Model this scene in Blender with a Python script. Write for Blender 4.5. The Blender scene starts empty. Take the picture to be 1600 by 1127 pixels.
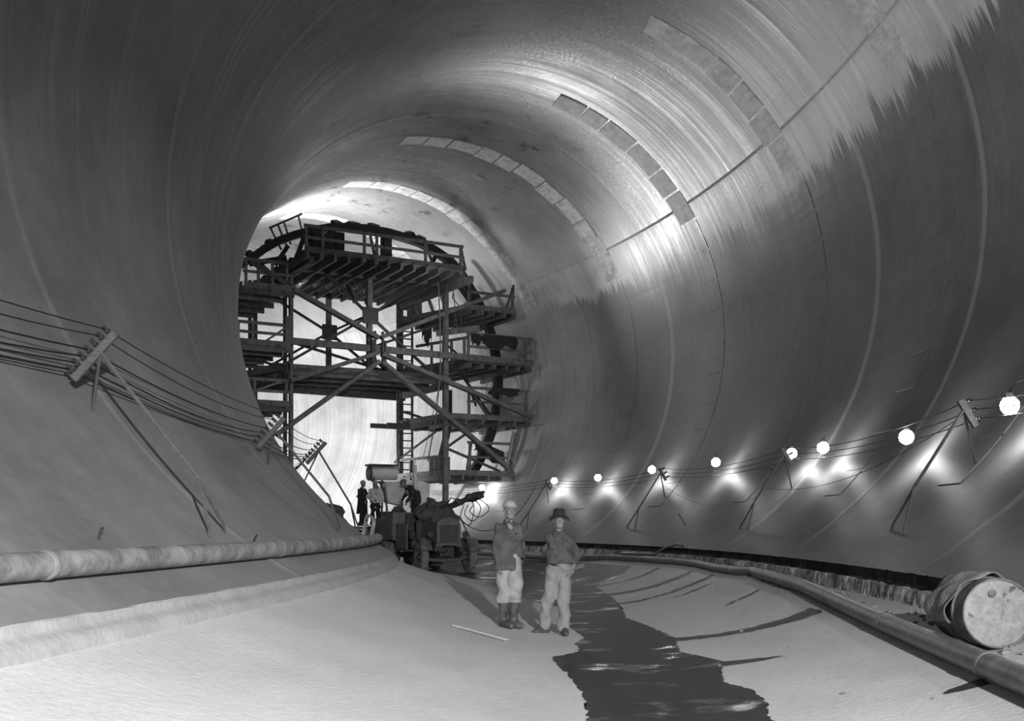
import bpy, bmesh, math, random
import numpy as np
from mathutils import Vector, Matrix
random.seed(7); np.random.seed(7)
C = bpy.data.collections.new('Scene_Objects'); bpy.context.scene.collection.children.link(C)
SC = bpy.context.scene
PI = math.pi
# ---------------------------------------------------------------- camera, world, lamps, exposure
cam_d = bpy.data.cameras.new('camera'); cam = bpy.data.objects.new('camera', cam_d); C.objects.link(cam)
cam.location = (0, 0, 1.607); cam.rotation_euler = (PI/2, 0, 0)
cam_d.sensor_width = 36; cam_d.sensor_fit = 'HORIZONTAL'; cam_d.lens = 1780/1600*36
cam_d.shift_y = (821.7-563.5)/1600; cam_d.clip_end = 300; cam_d.clip_start = .05
SC.camera = cam
SC.view_settings.view_transform = 'Standard'; SC.view_settings.look = 'None'
SC.view_settings.gamma = 1; SC.view_settings.use_curve_mapping = False
SC.view_settings.exposure = 0.3
w = bpy.data.worlds.new('world'); SC.world = w; w.use_nodes = True
w.node_tree.nodes['Background'].inputs[0].default_value = (1, 1, 1, 1)
w.node_tree.nodes['Background'].inputs[1].default_value = 0.006
# ---------------------------------------------------------------- the tunnel's curve: station s along the axis, lateral offset, height
R = 7.62
_S = np.arange(-14, 92, .05)
_k = np.clip((_S-4.6231)/26.7568, 0, 1)/46.48727
_h = .097525-np.cumsum(_k)*.05; _i0 = int(np.argmin(abs(_S))); _h = _h-_h[_i0]+.097525
_X = np.cumsum(np.sin(_h))*.05; _Y = np.cumsum(np.cos(_h))*.05
_X = _X-_X[_i0]-.208814; _Y = _Y-_Y[_i0]
def heading(s): return float(np.interp(s, _S, _h))
def pt(s, lat, up=0):
    hh = np.interp(s, _S, _h)
    return Vector((float(np.interp(s, _S, _X)+lat*math.cos(hh)), float(np.interp(s, _S, _Y)-lat*math.sin(hh)), float(up)))
def wp(s, th, r=R):                       # point at angle th (0 = bottom, + = right) and radius r
    return pt(s, r*math.sin(th), R-r*math.cos(th))
def floor_up(l): return .058*l*l if l < 0 else .0448*l*l
def fp(s, lat, ex=0): return pt(s, lat, floor_up(lat)+ex)
def lamp(name, kind, loc, power, size=.1, target=None, angle=60, blend=.6):
    l = bpy.data.lights.new(name, kind); l.energy = power; o = bpy.data.objects.new(name, l); C.objects.link(o); o.location = loc
    if kind in ('POINT', 'SPOT'): l.shadow_soft_size = size
    if kind == 'SPOT':
        l.spot_size = math.radians(angle); l.spot_blend = blend
        o.rotation_euler = (Vector(target)-Vector(loc)).to_track_quat('-Z', 'Y').to_euler()
    return o
# the photographer's floodlight beside the camera, and the contractors' floodlights beyond the bend
lamp('floodlight', 'SPOT', (2.9, -5.4, 4.8), 19500, .14, (-1.3, 12, -0.3), 56, 1.0)
lamp('floodlight', 'SPOT', (-1.2, -2.5, 3.2), 9500, .3, (7.0, 20, 14.5), 54, 1.0)  # added fill without a known source, brightens the upper right lining
lamp('work_floodlight', 'SPOT', pt(51.5, -4.9, 4.0), 8300, .25, pt(60, 6.5, 5.5), 150, 1.0)
lamp('work_floodlight', 'SPOT', pt(62, -4.5, 3.0), 4800, .25, pt(66, 6, 6), 150, .5)
lamp('work_floodlight', 'SPOT', pt(50, -2.6, 11.9), 3600, .6, pt(50.5, -.5, 15.5), 170, 1.0)
lamp('scaffold_lamp', 'POINT', (-2.6, 43.2, 9.6), 130, .25)
lamp('scaffold_lamp', 'SPOT', (-.5, 44.6, 9.3), 300, .25, (6.2, 33, 11.5), 120, .9)
# ---------------------------------------------------------------- helpers
def link(o, parent=None):
    C.objects.link(o)
    if parent is not None: o.parent = parent
    return o
def tag(o, label=None, cat=None, group=None, kind=None):
    if label: o['label'] = label
    if cat: o['category'] = cat
    if group: o['group'] = group
    if kind: o['kind'] = kind
    return o
def thing(name, label, cat, loc=(0, 0, 0), rotz=0, group=None):
    o = bpy.data.objects.new(name, None); o.empty_display_size = .2; link(o)
    o.location = loc; o.rotation_euler = (0, 0, rotz)
    return tag(o, label, cat, group)
def mesh_obj(name, verts, faces, m, parent=None, smooth=False):
    me = bpy.data.meshes.new(name); me.from_pydata([tuple(v) for v in verts], [], faces); me.update()
    if m: me.materials.append(m)
    if smooth: me.polygons.foreach_set('use_smooth', [True]*len(me.polygons))
    return link(bpy.data.objects.new(name, me), parent)
class MB:
    def __init__(s): s.v = []; s.f = []; s.sm = []
    def add(s, V, F, sm=False):
        n = len(s.v); s.v += [tuple(v) for v in V]; s.f += [tuple(i+n for i in f) for f in F]; s.sm += [sm]*len(F); return s
    def box(s, c, d, M=None):
        x, y, z = d[0]/2, d[1]/2, d[2]/2
        V = [Vector((sx*x, sy*y, sz*z)) for sx in (-1, 1) for sy in (-1, 1) for sz in (-1, 1)]
        if M is not None: V = [M@v for v in V]
        V = [v+Vector(c) for v in V]
        return s.add(V, [(0, 1, 3, 2), (4, 6, 7, 5), (0, 4, 5, 1), (2, 3, 7, 6), (0, 2, 6, 4), (1, 5, 7, 3)])
    def beam(s, a, b, wd, ht, up=(0, 0, 1), tip=1.0):
        a, b = Vector(a), Vector(b); d = (b-a).normalized(); u = Vector(up)
        if abs(d.dot(u)) > .98: u = Vector((0, 1, 0))
        x = d.cross(u).normalized(); z = x.cross(d).normalized()
        V = []
        for p, k in ((a, 1), (b, tip)):
            for sx, sz in ((-1, -1), (1, -1), (1, 1), (-1, 1)): V.append(p+x*sx*wd/2*k+z*sz*ht/2*k)
        return s.add(V, [(3, 2, 1, 0), (4, 5, 6, 7), (0, 1, 5, 4), (1, 2, 6, 5), (2, 3, 7, 6), (3, 0, 4, 7)])
    def tube(s, pts, r, n=8, cap=True, radii=None):
        pts = [Vector(p) for p in pts]; N = len(pts); V = []; F = []
        up = Vector((0, 0, 1)); prev = None
        for i, p in enumerate(pts):
            d = (pts[min(i+1, N-1)]-pts[max(i-1, 0)]).normalized()
            if prev is None:
                x = d.cross(up) if abs(d.dot(up)) < .95 else d.cross(Vector((1, 0, 0)))
            else: x = prev-d*prev.dot(d)
            x.normalize(); prev = x; y = d.cross(x); rr = radii[i] if radii else r
            for k in range(n): a = 2*PI*k/n; V.append(p+x*math.cos(a)*rr+y*math.sin(a)*rr)
        for i in range(N-1):
            for k in range(n): k2 = (k+1) % n; F.append((i*n+k, i*n+k2, (i+1)*n+k2, (i+1)*n+k))
        if cap: F.append(tuple(range(n-1, -1, -1))); F.append(tuple((N-1)*n+k for k in range(n)))
        return s.add(V, F, True)
    def lathe(s, prof, o=(0, 0, 0), ax=(0, 0, 1), n=24, cap=True):   # prof: (radius, distance along ax)
        ax = Vector(ax).normalized(); x = ax.cross(Vector((0, 0, 1)) if abs(ax.z) < .9 else Vector((1, 0, 0))).normalized(); y = ax.cross(x)
        V = []; F = []; m = len(prof)
        for r, t in prof:
            for k in range(n): a = 2*PI*k/n; V.append(Vector(o)+ax*t+x*math.cos(a)*r+y*math.sin(a)*r)
        for i in range(m-1):
            for k in range(n): k2 = (k+1) % n; F.append((i*n+k, i*n+k2, (i+1)*n+k2, (i+1)*n+k))
        if cap: F.append(tuple(range(n-1, -1, -1))); F.append(tuple((m-1)*n+k for k in range(n)))
        return s.add(V, F, True)
    def ball(s, c, r, sub=2, jit=0, seed=0):
        bm = bmesh.new(); bmesh.ops.create_icosphere(bm, subdivisions=sub, radius=1); rnd = random.Random(seed)
        rr = r if hasattr(r, '__len__') else (r, r, r)
        V = []
        for v in bm.verts: k = 1+rnd.uniform(-jit, jit); V.append((c[0]+v.co.x*rr[0]*k, c[1]+v.co.y*rr[1]*k, c[2]+v.co.z*rr[2]*k))
        F = [tuple(v.index for v in f.verts) for f in bm.faces]; bm.free()
        return s.add(V, F, True)
    def build(s, name, m, parent=None, bevel=0):
        o = mesh_obj(name, s.v, s.f, m, parent)
        o.data.polygons.foreach_set('use_smooth', s.sm)
        bm = bmesh.new(); bm.from_mesh(o.data)
        bmesh.ops.recalc_face_normals(bm, faces=bm.faces)
        if bevel: bmesh.ops.bevel(bm, geom=list(bm.edges), offset=bevel, segments=1, affect='EDGES')
        for e in bm.edges:
            if len(e.link_faces) == 2 and e.calc_face_angle(0) > .7: e.smooth = False
        bm.to_mesh(o.data); bm.free()
        return o
def copy_tree(o, parent=None, **props):
    c = o.copy(); C.objects.link(c)
    if parent is not None: c.parent = parent
    for k, v in props.items(): c[k] = v
    for ch in list(o.children): copy_tree(ch, c)
    return c
# ---------------------------------------------------------------- materials
def mat(name, g, rough=.7, metal=0, noise=0, scale=6, bump=0, bscale=None, emit=None, spec=.5, stretch=None, coat=0, dark=None, coord='Object'):
    m = bpy.data.materials.new(name); m.use_nodes = True; nt = m.node_tree; b = nt.nodes['Principled BSDF']; L = nt.links
    b.inputs['Base Color'].default_value = (g, g, g, 1); b.inputs['Roughness'].default_value = rough; b.inputs['Metallic'].default_value = metal
    b.inputs['Specular IOR Level'].default_value = spec
    if emit: b.inputs['Emission Color'].default_value = (1, 1, 1, 1); b.inputs['Emission Strength'].default_value = emit
    if noise or bump:
        tc = nt.nodes.new('ShaderNodeTexCoord'); mp = nt.nodes.new('ShaderNodeMapping'); L.new(tc.outputs[coord], mp.inputs[0])
        if stretch: mp.inputs['Scale'].default_value = stretch
        n = nt.nodes.new('ShaderNodeTexNoise'); n.inputs['Scale'].default_value = scale; n.inputs['Detail'].default_value = 6; n.inputs['Roughness'].default_value = .65
        L.new(mp.outputs[0], n.inputs['Vector'])
        if noise:
            r = nt.nodes.new('ShaderNodeMapRange'); r.inputs['From Min'].default_value = .3; r.inputs['From Max'].default_value = .7
            lo = dark if dark is not None else g*(1-noise); hi = g*(1+noise)
            r.inputs['To Min'].default_value = lo; r.inputs['To Max'].default_value = hi
            L.new(n.outputs['Fac'], r.inputs['Value']); L.new(r.outputs[0], b.inputs['Base Color'])
        if bump:
            n2 = n
            if bscale: n2 = nt.nodes.new('ShaderNodeTexNoise'); n2.inputs['Scale'].default_value = bscale; n2.inputs['Detail'].default_value = 5; L.new(mp.outputs[0], n2.inputs['Vector'])
            bp = nt.nodes.new('ShaderNodeBump'); bp.inputs['Strength'].default_value = 1; bp.inputs['Distance'].default_value = bump
            L.new(n2.outputs['Fac'], bp.inputs['Height']); L.new(bp.outputs[0], b.inputs['Normal'])
    return m
class NT:                                   # tiny node builder for the larger materials
    def __init__(s, name):
        s.m = bpy.data.materials.new(name); s.m.use_nodes = True; s.t = s.m.node_tree; s.b = s.t.nodes['Principled BSDF']
    def n(s, typ, **kw):
        nd = s.t.nodes.new('ShaderNode'+typ)
        for k, v in kw.items(): setattr(nd, k, v)
        return nd
    def put(s, v, sock):
        if hasattr(v, 'is_output'): s.t.links.new(v, sock)
        elif v is not None: sock.default_value = v
    def math(s, op, a, b=None, c=None, clamp=False):
        nd = s.n('Math', operation=op, use_clamp=clamp)
        for i, v in enumerate((a, b, c)): s.put(v, nd.inputs[i])
        return nd.outputs[0]
    def noise(s, vec, scale, detail=4, rough=.6, dist=0):
        nd = s.n('TexNoise'); s.put(vec, nd.inputs['Vector']); nd.inputs['Scale'].default_value = scale; nd.inputs['Detail'].default_value = detail
        nd.inputs['Roughness'].default_value = rough; nd.inputs['Distortion'].default_value = dist; return nd.outputs['Fac']
    def rng(s, v, a, b, lo=0., hi=1., smooth=False):
        nd = s.n('MapRange'); nd.interpolation_type = 'SMOOTHSTEP' if smooth else 'LINEAR'
        s.put(v, nd.inputs['Value'])
        for k, x in (('From Min', a), ('From Max', b), ('To Min', lo), ('To Max', hi)): s.put(x, nd.inputs[k])
        return nd.outputs[0]
    def mix(s, f, a, b):
        nd = s.n('Mix'); nd.data_type = 'FLOAT'; s.put(f, nd.inputs[0]); s.put(a, nd.inputs[2]); s.put(b, nd.inputs[3]); return nd.outputs[0]
    def scaled(s, vec, sc):
        nd = s.n('Mapping'); s.put(vec, nd.inputs[0]); nd.inputs['Scale'].default_value = sc; return nd.outputs[0]
    def uvs(s):
        tc = s.n('UVMap'); sep = s.n('SeparateXYZ'); s.t.links.new(tc.outputs[0], sep.inputs[0]); return tc.outputs[0], sep.outputs[0], sep.outputs[1]
    def grey(s, v): nd = s.n('CombineColor'); [s.put(v, nd.inputs[i]) for i in range(3)]; return nd.outputs[0]
    def bump(s, h, dist): nd = s.n('Bump'); nd.inputs['Distance'].default_value = dist; s.put(h, nd.inputs['Height']); s.t.links.new(nd.outputs[0], s.b.inputs['Normal'])
# ---------------------------------------------------------------- concrete materials
ANISO = 0.0
def lining_material():                       # UV: u = metres along the tunnel, v = angle around it
    N = NT('tunnel_concrete'); uv, u, v = N.uvs()
    cloud = N.noise(N.scaled(uv, (.35, 2.6, 1)), 1.0, 5, .6)
    fine = N.noise(N.scaled(uv, (9, 60, 1)), 1.0, 4, .7)
    st1 = N.noise(N.scaled(uv, (3.2, .55, 1)), 1.0, 5, .75)           # trowel streaks that run round the bore
    st2 = N.noise(N.scaled(uv, (11, .9, 1)), 1.0, 3, .7)
    streak = N.rng(st1, .52, .72, 0, 1)
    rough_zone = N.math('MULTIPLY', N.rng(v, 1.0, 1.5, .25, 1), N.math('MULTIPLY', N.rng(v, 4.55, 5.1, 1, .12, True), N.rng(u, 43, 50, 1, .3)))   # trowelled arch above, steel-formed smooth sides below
    c = N.math('ADD', .17, N.math('MULTIPLY', N.math('SUBTRACT', cloud, .5), .2))
    c = N.math('ADD', c, N.math('MULTIPLY', N.math('MULTIPLY', N.math('SUBTRACT', st2, .5), .1), rough_zone))
    c = N.math('ADD', c, N.math('ADD', N.math('MULTIPLY', N.math('SUBTRACT', fine, .5), .08), N.math('MULTIPLY', N.math('SUBTRACT', N.noise(N.scaled(uv, (1.7, 13, 1)), 1.0, 8, .75), .5), .14)))
    c = N.math('ADD', c, N.math('MULTIPLY', streak, N.math('MULTIPLY', rough_zone, N.rng(v, 3.0, 4.2, .035, .11))))
    # paler concrete above a ragged drip line on the right side
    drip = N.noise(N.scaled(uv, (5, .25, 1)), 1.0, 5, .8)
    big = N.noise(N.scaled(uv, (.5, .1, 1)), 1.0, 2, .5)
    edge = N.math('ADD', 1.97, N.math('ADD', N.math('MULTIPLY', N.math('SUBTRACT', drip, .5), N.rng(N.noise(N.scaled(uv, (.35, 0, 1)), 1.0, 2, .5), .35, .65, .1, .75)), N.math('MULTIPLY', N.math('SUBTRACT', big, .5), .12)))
    pale = N.math('MAXIMUM', N.rng(v, edge, N.math('ADD', edge, .035), 0, 1), N.rng(u, 40, 50, 0, .9, True))  # far stretch painted paler too, floodlit brightness put into the colour
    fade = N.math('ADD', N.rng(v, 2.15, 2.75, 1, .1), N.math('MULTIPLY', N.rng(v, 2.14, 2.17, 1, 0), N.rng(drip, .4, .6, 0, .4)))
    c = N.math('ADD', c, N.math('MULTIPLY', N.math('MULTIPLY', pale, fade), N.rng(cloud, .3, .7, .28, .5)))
    for j in (14.1, 21.3, 26.1, 38.15):                                # pale grout smeared over the form joints
        wob = N.math('ADD', j, N.math('MULTIPLY', N.math('SUBTRACT', N.noise(N.scaled(uv, (0, 1.3, 1)), 1.0, 3, .6), .5), .12))
        band = N.math('MULTIPLY', N.rng(N.math('ABSOLUTE', N.math('SUBTRACT', u, wob)), .08, .16 if j != 21.3 else .12, 1, 0), N.rng(v, .5, .7, 0, 1))
        c = N.math('ADD', c, N.math('MULTIPLY', N.math('MULTIPLY', band, N.rng(v, 2.1, 2.9, 1, .25)), .14))
    # dark water stains at the crown
    bl = N.noise(N.scaled(uv, (.9, 7, 1)), 1.0, 6, .75)
    spot = N.math('MULTIPLY', N.rng(bl, .57, .62, 0, 1), N.math('MULTIPLY', N.rng(v, 2.5, 2.75, 0, 1), N.rng(u, 33, 36, 0, 1)))
    c = N.math('MULTIPLY', c, N.rng(spot, 0, 1, 1, .25))
    c = N.math('MAXIMUM', c, .02)
    N.put(N.grey(c), N.b.inputs['Base Color'])
    rg = N.math('ADD', N.mix(N.math('MULTIPLY', N.rng(v, 1.7, 2.1, 0, 1), N.rng(v, 4.0, 4.6, 1, 0)), .56, N.rng(st1, .3, .7, .36, .2)), N.math('MULTIPLY', N.math('SUBTRACT', cloud, .5), .25))
    N.put(rg, N.b.inputs['Roughness'])
    N.b.inputs['Specular IOR Level'].default_value = .55
    hgt = N.math('ADD', N.math('MULTIPLY', st1, .6), N.math('ADD', N.math('MULTIPLY', st2, .35), N.math('MULTIPLY', fine, .25)))
    tn = N.n('Tangent'); tn.direction_type = 'UV_MAP'; tn.uv_map = 'UVMap'; N.t.links.new(tn.outputs[0], N.b.inputs['Tangent'])
    N.b.inputs['Anisotropic'].default_value = .7; N.b.inputs['Anisotropic Rotation'].default_value = ANISO
    N.bump(N.math('MULTIPLY', hgt, rough_zone), .012)
    return N.m
def floor_material():                        # UV: u = station, v = lateral metres
    N = NT('invert_concrete'); uv, u, v = N.uvs()
    a = N.noise(N.scaled(uv, (.5, .8, 1)), 1.0, 6, .6); g = N.noise(uv, 14, 5, .7); g2 = N.noise(uv, 45, 3, .7)
    c = N.math('ADD', .57, N.math('MULTIPLY', N.math('SUBTRACT', a, .5), .3))
    c = N.math('ADD', c, N.math('MULTIPLY', N.math('SUBTRACT', g, .5), .2))
    c = N.math('ADD', c, N.math('MULTIPLY', N.math('SUBTRACT', g2, .5), .16))
    N.put(N.grey(c), N.b.inputs['Base Color']); N.b.inputs['Roughness'].default_value = .8
    N.bump(N.math('ADD', N.math('MULTIPLY', a, .6), N.math('MULTIPLY', g, .3)), .03)
    return N.m
def kerb_material():
    N = NT('rough_kerb_concrete'); uv, u, v = N.uvs()
    a = N.noise(N.scaled(uv, (1.1, 1.5, 1)), 1.0, 6, .7); d = N.noise(N.scaled(uv, (9, 1.5, 1)), 1.0, 5, .75)
    c = N.rng(a, .38, .6, .12, .85)
    c = N.math('MULTIPLY', c, N.rng(d, .42, .5, .15, 1))
    c = N.math('MULTIPLY', c, N.rng(v, .27, .31, .1, 1))          # shade of the recess, painted dark into the colour
    N.put(N.grey(c), N.b.inputs['Base Color']); N.b.inputs['Roughness'].default_value = .75
    N.bump(N.math('ADD', a, d), .04)
    return N.m
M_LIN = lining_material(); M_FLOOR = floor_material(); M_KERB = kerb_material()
M_WET = mat('wet_mud', .035, .5, 0, .5, 5, .006, 14, spec=.25)
JOINT = [14.1, 26.1, 38.15, 50.2, 62.2]
# ---------------------------------------------------------------- the bore, swept along its curve
def lin_r(s, th):
    r = R
    for j in JOINT:
        d = (s-j)
        if abs(d) < .5: r -= .012*math.exp(-(d/.1)**2)   # grout ridge left at each form joint
    for j in (21.3,):
        if abs(s-j) < .4: r -= .012*math.exp(-((s-j)/.08)**2)
    if th > 0:
        d = th-2.165
        if abs(d) < .01: r += .025*math.exp(-(d*R/.012)**2)                                              # cold joint of the arch pour
    return r
def s_samples(a, b, step):
    x = list(np.arange(a, b+.001, step))
    for j in JOINT+[21.3]:
        x += [j+k for k in (-.2, -.12, -.08, -.05, -.025, 0, .025, .05, .08, .12, .2)]
    return sorted(set(round(float(q), 3) for q in x if a <= q <= b))
def bore(name, th0, th1):
    ss = s_samples(-7, 84, .35); n = max(2, int((th1-th0)/.03)); th = list(np.linspace(th0, th1, n))
    th += [2.165+k for k in (-.006, -.003, -.0018, -.0009, 0, .0009, .0018, .003, .006) if th0 < 2.15 < th1-.05]; th = sorted(th)
    V = []; uv = []
    for s in ss:
        for t in th: V.append(wp(s, t, lin_r(s, t))); uv.append((s, t+(2*PI if th1 < 0 else 0)))
    m = len(th); F = [(i*m+j, (i+1)*m+j, (i+1)*m+j+1, i*m+j+1) for i in range(len(ss)-1) for j in range(m-1)]
    o = mesh_obj(name, V, F, M_LIN, None, True); L = o.data.uv_layers.new(name='UVMap')
    vi = np.empty(len(o.data.loops), np.int32); o.data.loops.foreach_get('vertex_index', vi)
    L.data.foreach_set('uv', np.array(uv, np.float32)[vi].ravel()); o['kind'] = 'structure'; return o
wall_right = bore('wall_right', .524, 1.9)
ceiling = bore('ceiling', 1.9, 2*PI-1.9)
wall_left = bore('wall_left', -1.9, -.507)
def sweep(name, prof, m, ss, jit=0, seed=0, smooth=True):       # prof: (lat, up) points
    rnd = random.Random(seed); V = []; uv = []; k = len(prof)
    acc = [0]
    for a, b in zip(prof, prof[1:]): acc.append(acc[-1]+math.dist(a, b))
    for s in ss:
        for q, (l, u) in enumerate(prof):
            V.append(pt(s, l+rnd.uniform(-jit, jit), u+rnd.uniform(-jit, jit))); uv.append((s, acc[q] if m is M_KERB else l))
    F = [(i*k+j, (i+1)*k+j, (i+1)*k+j+1, i*k+j+1) for i in range(len(ss)-1) for j in range(k-1)]
    o = mesh_obj(name, V, F, m, None, smooth); L = o.data.uv_layers.new(name='UVMap')
    for lp in o.data.loops: L.data[lp.index].uv = uv[lp.vertex_index]
    o['kind'] = 'structure'; return o
fl = [(l, floor_up(l)) for l in np.linspace(-3.58, 3.78, 60)]
floor_o = sweep('floor', fl, M_FLOOR, list(np.arange(-7, 84, .4)))
kl = [(-3.702, .966), (-3.700, .945), (-3.695, .905), (-3.665, .875), (-3.64, .865), (-3.60, .84), (-3.575, .80), (-3.57, .755), (-3.56, .72)]
M_KERBL = mat('dusty_kerb', .36, .85, 0, .14, 3, .01, 12)
sweep('trim_1', kl, M_KERBL, list(np.arange(-7, 84, .25)), .006, 3)
kr = [(3.812, 1.021), (3.93, 1.01), (3.95, .99), (3.955, .86), (3.95, .845), (3.84, .84), (3.815, .825), (3.80, .74), (3.79, .66), (3.78, .63)]
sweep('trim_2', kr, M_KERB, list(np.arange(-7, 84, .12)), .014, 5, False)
# ---------------------------------------------------------------- closure strips: the panels that fill the gaps between two pours
M_PATCH = None
def patch_material():
    N = NT('patched_concrete'); uv, u, v = N.uvs()
    a = N.noise(N.scaled(uv, (3, 22, 1)), 1.0, 6, .75); b = N.noise(N.scaled(uv, (14, 100, 1)), 1.0, 4, .75); l = N.noise(N.scaled(uv, (1.2, 60, 1)), 1.0, 3, .6)
    c = N.math('ADD', N.rng(a, .35, .65, .4, .85), N.math('MULTIPLY', N.math('SUBTRACT', l, .5), .5))
    N.put(N.grey(N.math('MAXIMUM', c, .05)), N.b.inputs['Base Color']); N.b.inputs['Roughness'].default_value = .28
    N.bump(N.math('ADD', a, N.math('MULTIPLY', b, .5)), .018); return N.m
M_PATCH = patch_material()
def panel(name, s0, s1, t0, t1, proud, m, parent, tilt=0):
    V = []; uv = []; n, k = 4, 3
    for i in range(n+1):
        for j in range(k):
            t = t0+(t1-t0)*i/n; s = s0+(s1-s0)*j/(k-1); V.append(wp(s, t, R-proud-tilt*(j-1)*.5)); uv.append((s, t))
    F = [(i*k+j, i*k+j+1, (i+1)*k+j+1, (i+1)*k+j) for i in range(n) for j in range(k-1)]
    rim = [j for j in range(k)]+[i*k+k-1 for i in range(1, n+1)]+[n*k+j for j in range(k-2, -1, -1)]+[i*k for i in range(n-1, 0, -1)]
    b0 = len(V)
    for q in rim: V.append(wp(uv[q][0], uv[q][1], R+.02)); uv.append(uv[q])
    F += [(rim[q], b0+q, b0+(q+1) % len(rim), rim[(q+1) % len(rim)]) for q in range(len(rim))]
    o = mesh_obj(name, V, F, m, parent); L = o.data.uv_layers.new(name='UVMap')
    for lp in o.data.loops: L.data[lp.index].uv = uv[lp.vertex_index]
    return o
rp = random.Random(5)
for c, top in ((17.4, 2.6), (23.2, 2.7), (29.25, 2.75), (35.3, 2.85), (41.0, 3.25), (46.85, 3.3), (52.6, 3.3)):
    t = .78
    while t < top:
        dt = rp.uniform(.09, .15); low = t < 1.96
        g = .004
        if low: panel('panel', c-.45, c+.45, t+g, t+dt-g, rp.uniform(.01, .02), M_LIN, wall_right)
        else: panel('patch', c-.45+rp.uniform(-.05, .05), c+.42+rp.uniform(-.1, .1), t+g, t+dt-g, rp.uniform(.008, .035), M_PATCH, ceiling, rp.uniform(-.03, .03))
        t += dt
# ---------------------------------------------------------------- pole brackets, wires and lamps
M_IRON = mat('dark_iron', .035, .5, .3, .3, 9); M_POLE = mat('grey_pole_timber', .085, .7, 0, .3, 12)
M_PORC = mat('brown_porcelain', .05, .2, 0); M_WIRE = mat('black_wire', .012, .5); M_ARM = mat('weathered_crossarm', .10, .8, 0, .4, 10, stretch=(1, 6, 6))
M_BULB = mat('glowing_globe', .9, .3, emit=75)
def pole_bracket(s0, side, n_ins, label, arm_len, thA, rA, group):
    a = side; base = wp(s0, a*.635)
    t = thing('power_line_bracket', label, 'bracket', base, 0, group); inv = Matrix.Translation(-base)
    top = wp(s0-.45, a*thA, rA-.08); spl = wp(s0-.2, a*.71, 7.2)
    fa, fb = wp(s0-.38, a*.632, R), wp(s0+.42, a*.642, R)
    def part(nm, pts, r, m):
        q = MB(); q.tube([p-base for p in pts], r, 6); return q.build(nm, m, t)
    part('pole', [top, spl], .026, M_POLE)
    part('leg', [spl, fa.lerp(spl, .12)+(pt(s0, 0, R)-fa).normalized()*.03, fa], .021, M_POLE)
    part('leg', [spl, fb.lerp(spl, .12)+(pt(s0, 0, R)-fb).normalized()*.03, fb], .021, M_POLE)
    part('strut', [top, wp(s0-.05, a*(thA-.05), R)], .02, M_POLE)
    c0 = wp(s0-.45, a*(thA-.01), rA+arm_len*.5); c1 = wp(s0-.45, a*(thA+.012), rA-arm_len*.5)
    q = MB(); q.beam(c0-base, c1-base, .07, .09, up=(1, 0, 0)); q.build('crossarm', M_ARM, t, .006)
    hold = []
    up = (pt(s0-.45, 0, R+3)-c0); ax = (c1-c0).normalized(); up = (Vector((0, 0, 1))-ax*ax.z).normalized()
    for k in range(n_ins):
        p = c0.lerp(c1, (k+.5)/n_ins)+up*.04
        q = MB(); q.lathe([(.014, 0), (.016, .03), (.034, .035), (.036, .06), (.022, .07), (.022, .085), (.032, .09), (.028, .125), (.004, .135)], p-base, up, 10); q.build('insulator', M_PORC, t)
        hold.append(p+up*.078+Vector((.0, 0, .0)))
    return hold
R_LAB = ['nearest pole bracket on the right wall, between the two nearest lamps', 'pole bracket on the right wall with a lamp just beside its crossarm, second nearest',
         'pole bracket on the right wall, third in line from the camera end', 'pale lit pole bracket behind the man in the light cap, farthest on the right wall']
rh = [pole_bracket(s0, 1, 3, R_LAB[i], .42, .885, 6.95, 'pole brackets along the right wall') for i, s0 in enumerate((17.1, 26.45, 35.1, 43.7))]
L_LAB = ['long pole bracket with seven insulators standing alone on the near left wall', 'pole bracket at the edge of the left bend, in front of the scaffold', 'far left pole bracket showing against the bright wall beyond the bend']
lh = [pole_bracket(s0, -1, 7, L_LAB[i], .72, th, r_, 'pole brackets along the left wall') for i, (s0, th, r_) in enumerate(((13.35, .965, 7.1), (21.9, .93, 7.15), (30.6, .93, 6.95)))]
def catenary(a, b, sag, n=10):
    return [a.lerp(b, i/n)-Vector((0, 0, sag*4*(i/n)*(1-i/n))) for i in range(n+1)]
def wire(name, pts, r, label, group=None, m=None):
    q = MB(); q.tube(pts, r, 5); return tag(q.build(name, m or M_WIRE), label, 'wire', group)
WL = ['outermost of the three wires along the lamp line, on the wall side', 'middle wire of the three along the lamp line', 'wire of the lamp line on the tunnel side, that the lamps hang from']
for k in range(3):
    seq = [wp(7.5, .885, 7.1-.14*k)]+[h[k] for h in rh]+[wp(53, .885, 7.1-.14*k)]
    P = []
    for a, b in zip(seq, seq[1:]):
        c = catenary(a, b, .16+.02*k); P += c if not P else c[1:]
    wire('power_wire', P, .009, WL[k], 'power wires along the right wall')
LW = ['lowest wire on the left wall, nearest the concrete', 'second lowest of the wires on the left wall', 'third of the wires on the left wall counted from below', 'wire on the left wall just below the two top ones', 'second highest wire on the left wall', 'highest wire on the left wall, at the tip of the crossarms']
for k, j in enumerate((0, 1, 2, 3, 5, 6)):
    n0 = wp(4.4, -.965, 7.42-.1*j); seq = [n0]+[h[j] for h in lh]+[wp(40, -.93, 7.3-.1*j)]
    P = []
    for a, b in zip(seq, seq[1:]):
        c = catenary(a, b, .1+.07*((k*37) % 5)/4); P += c if not P else c[1:]
    wire('power_wire', P, .011 if k < 4 else .008, LW[k], 'power wires along the left wall')
wire('guy_wire', catenary(wp(26.0, .76, 7.1), wp(17.0, .87, 6.95), .35), .006, 'thin slack wire drooping between the two nearest right brackets')
wire('guy_wire', catenary(wp(34.8, .86, 7.1), wp(26.4, .74, 7.2), .45), .006, 'thin slack wire drooping between the second and third right brackets')
wire('drop_cable', catenary(wp(44.2, .88, 7.0), pt(42.3, 1.0, 2.0), 1.1), .014, 'cable drooping from the lamp line down to the truck')
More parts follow.
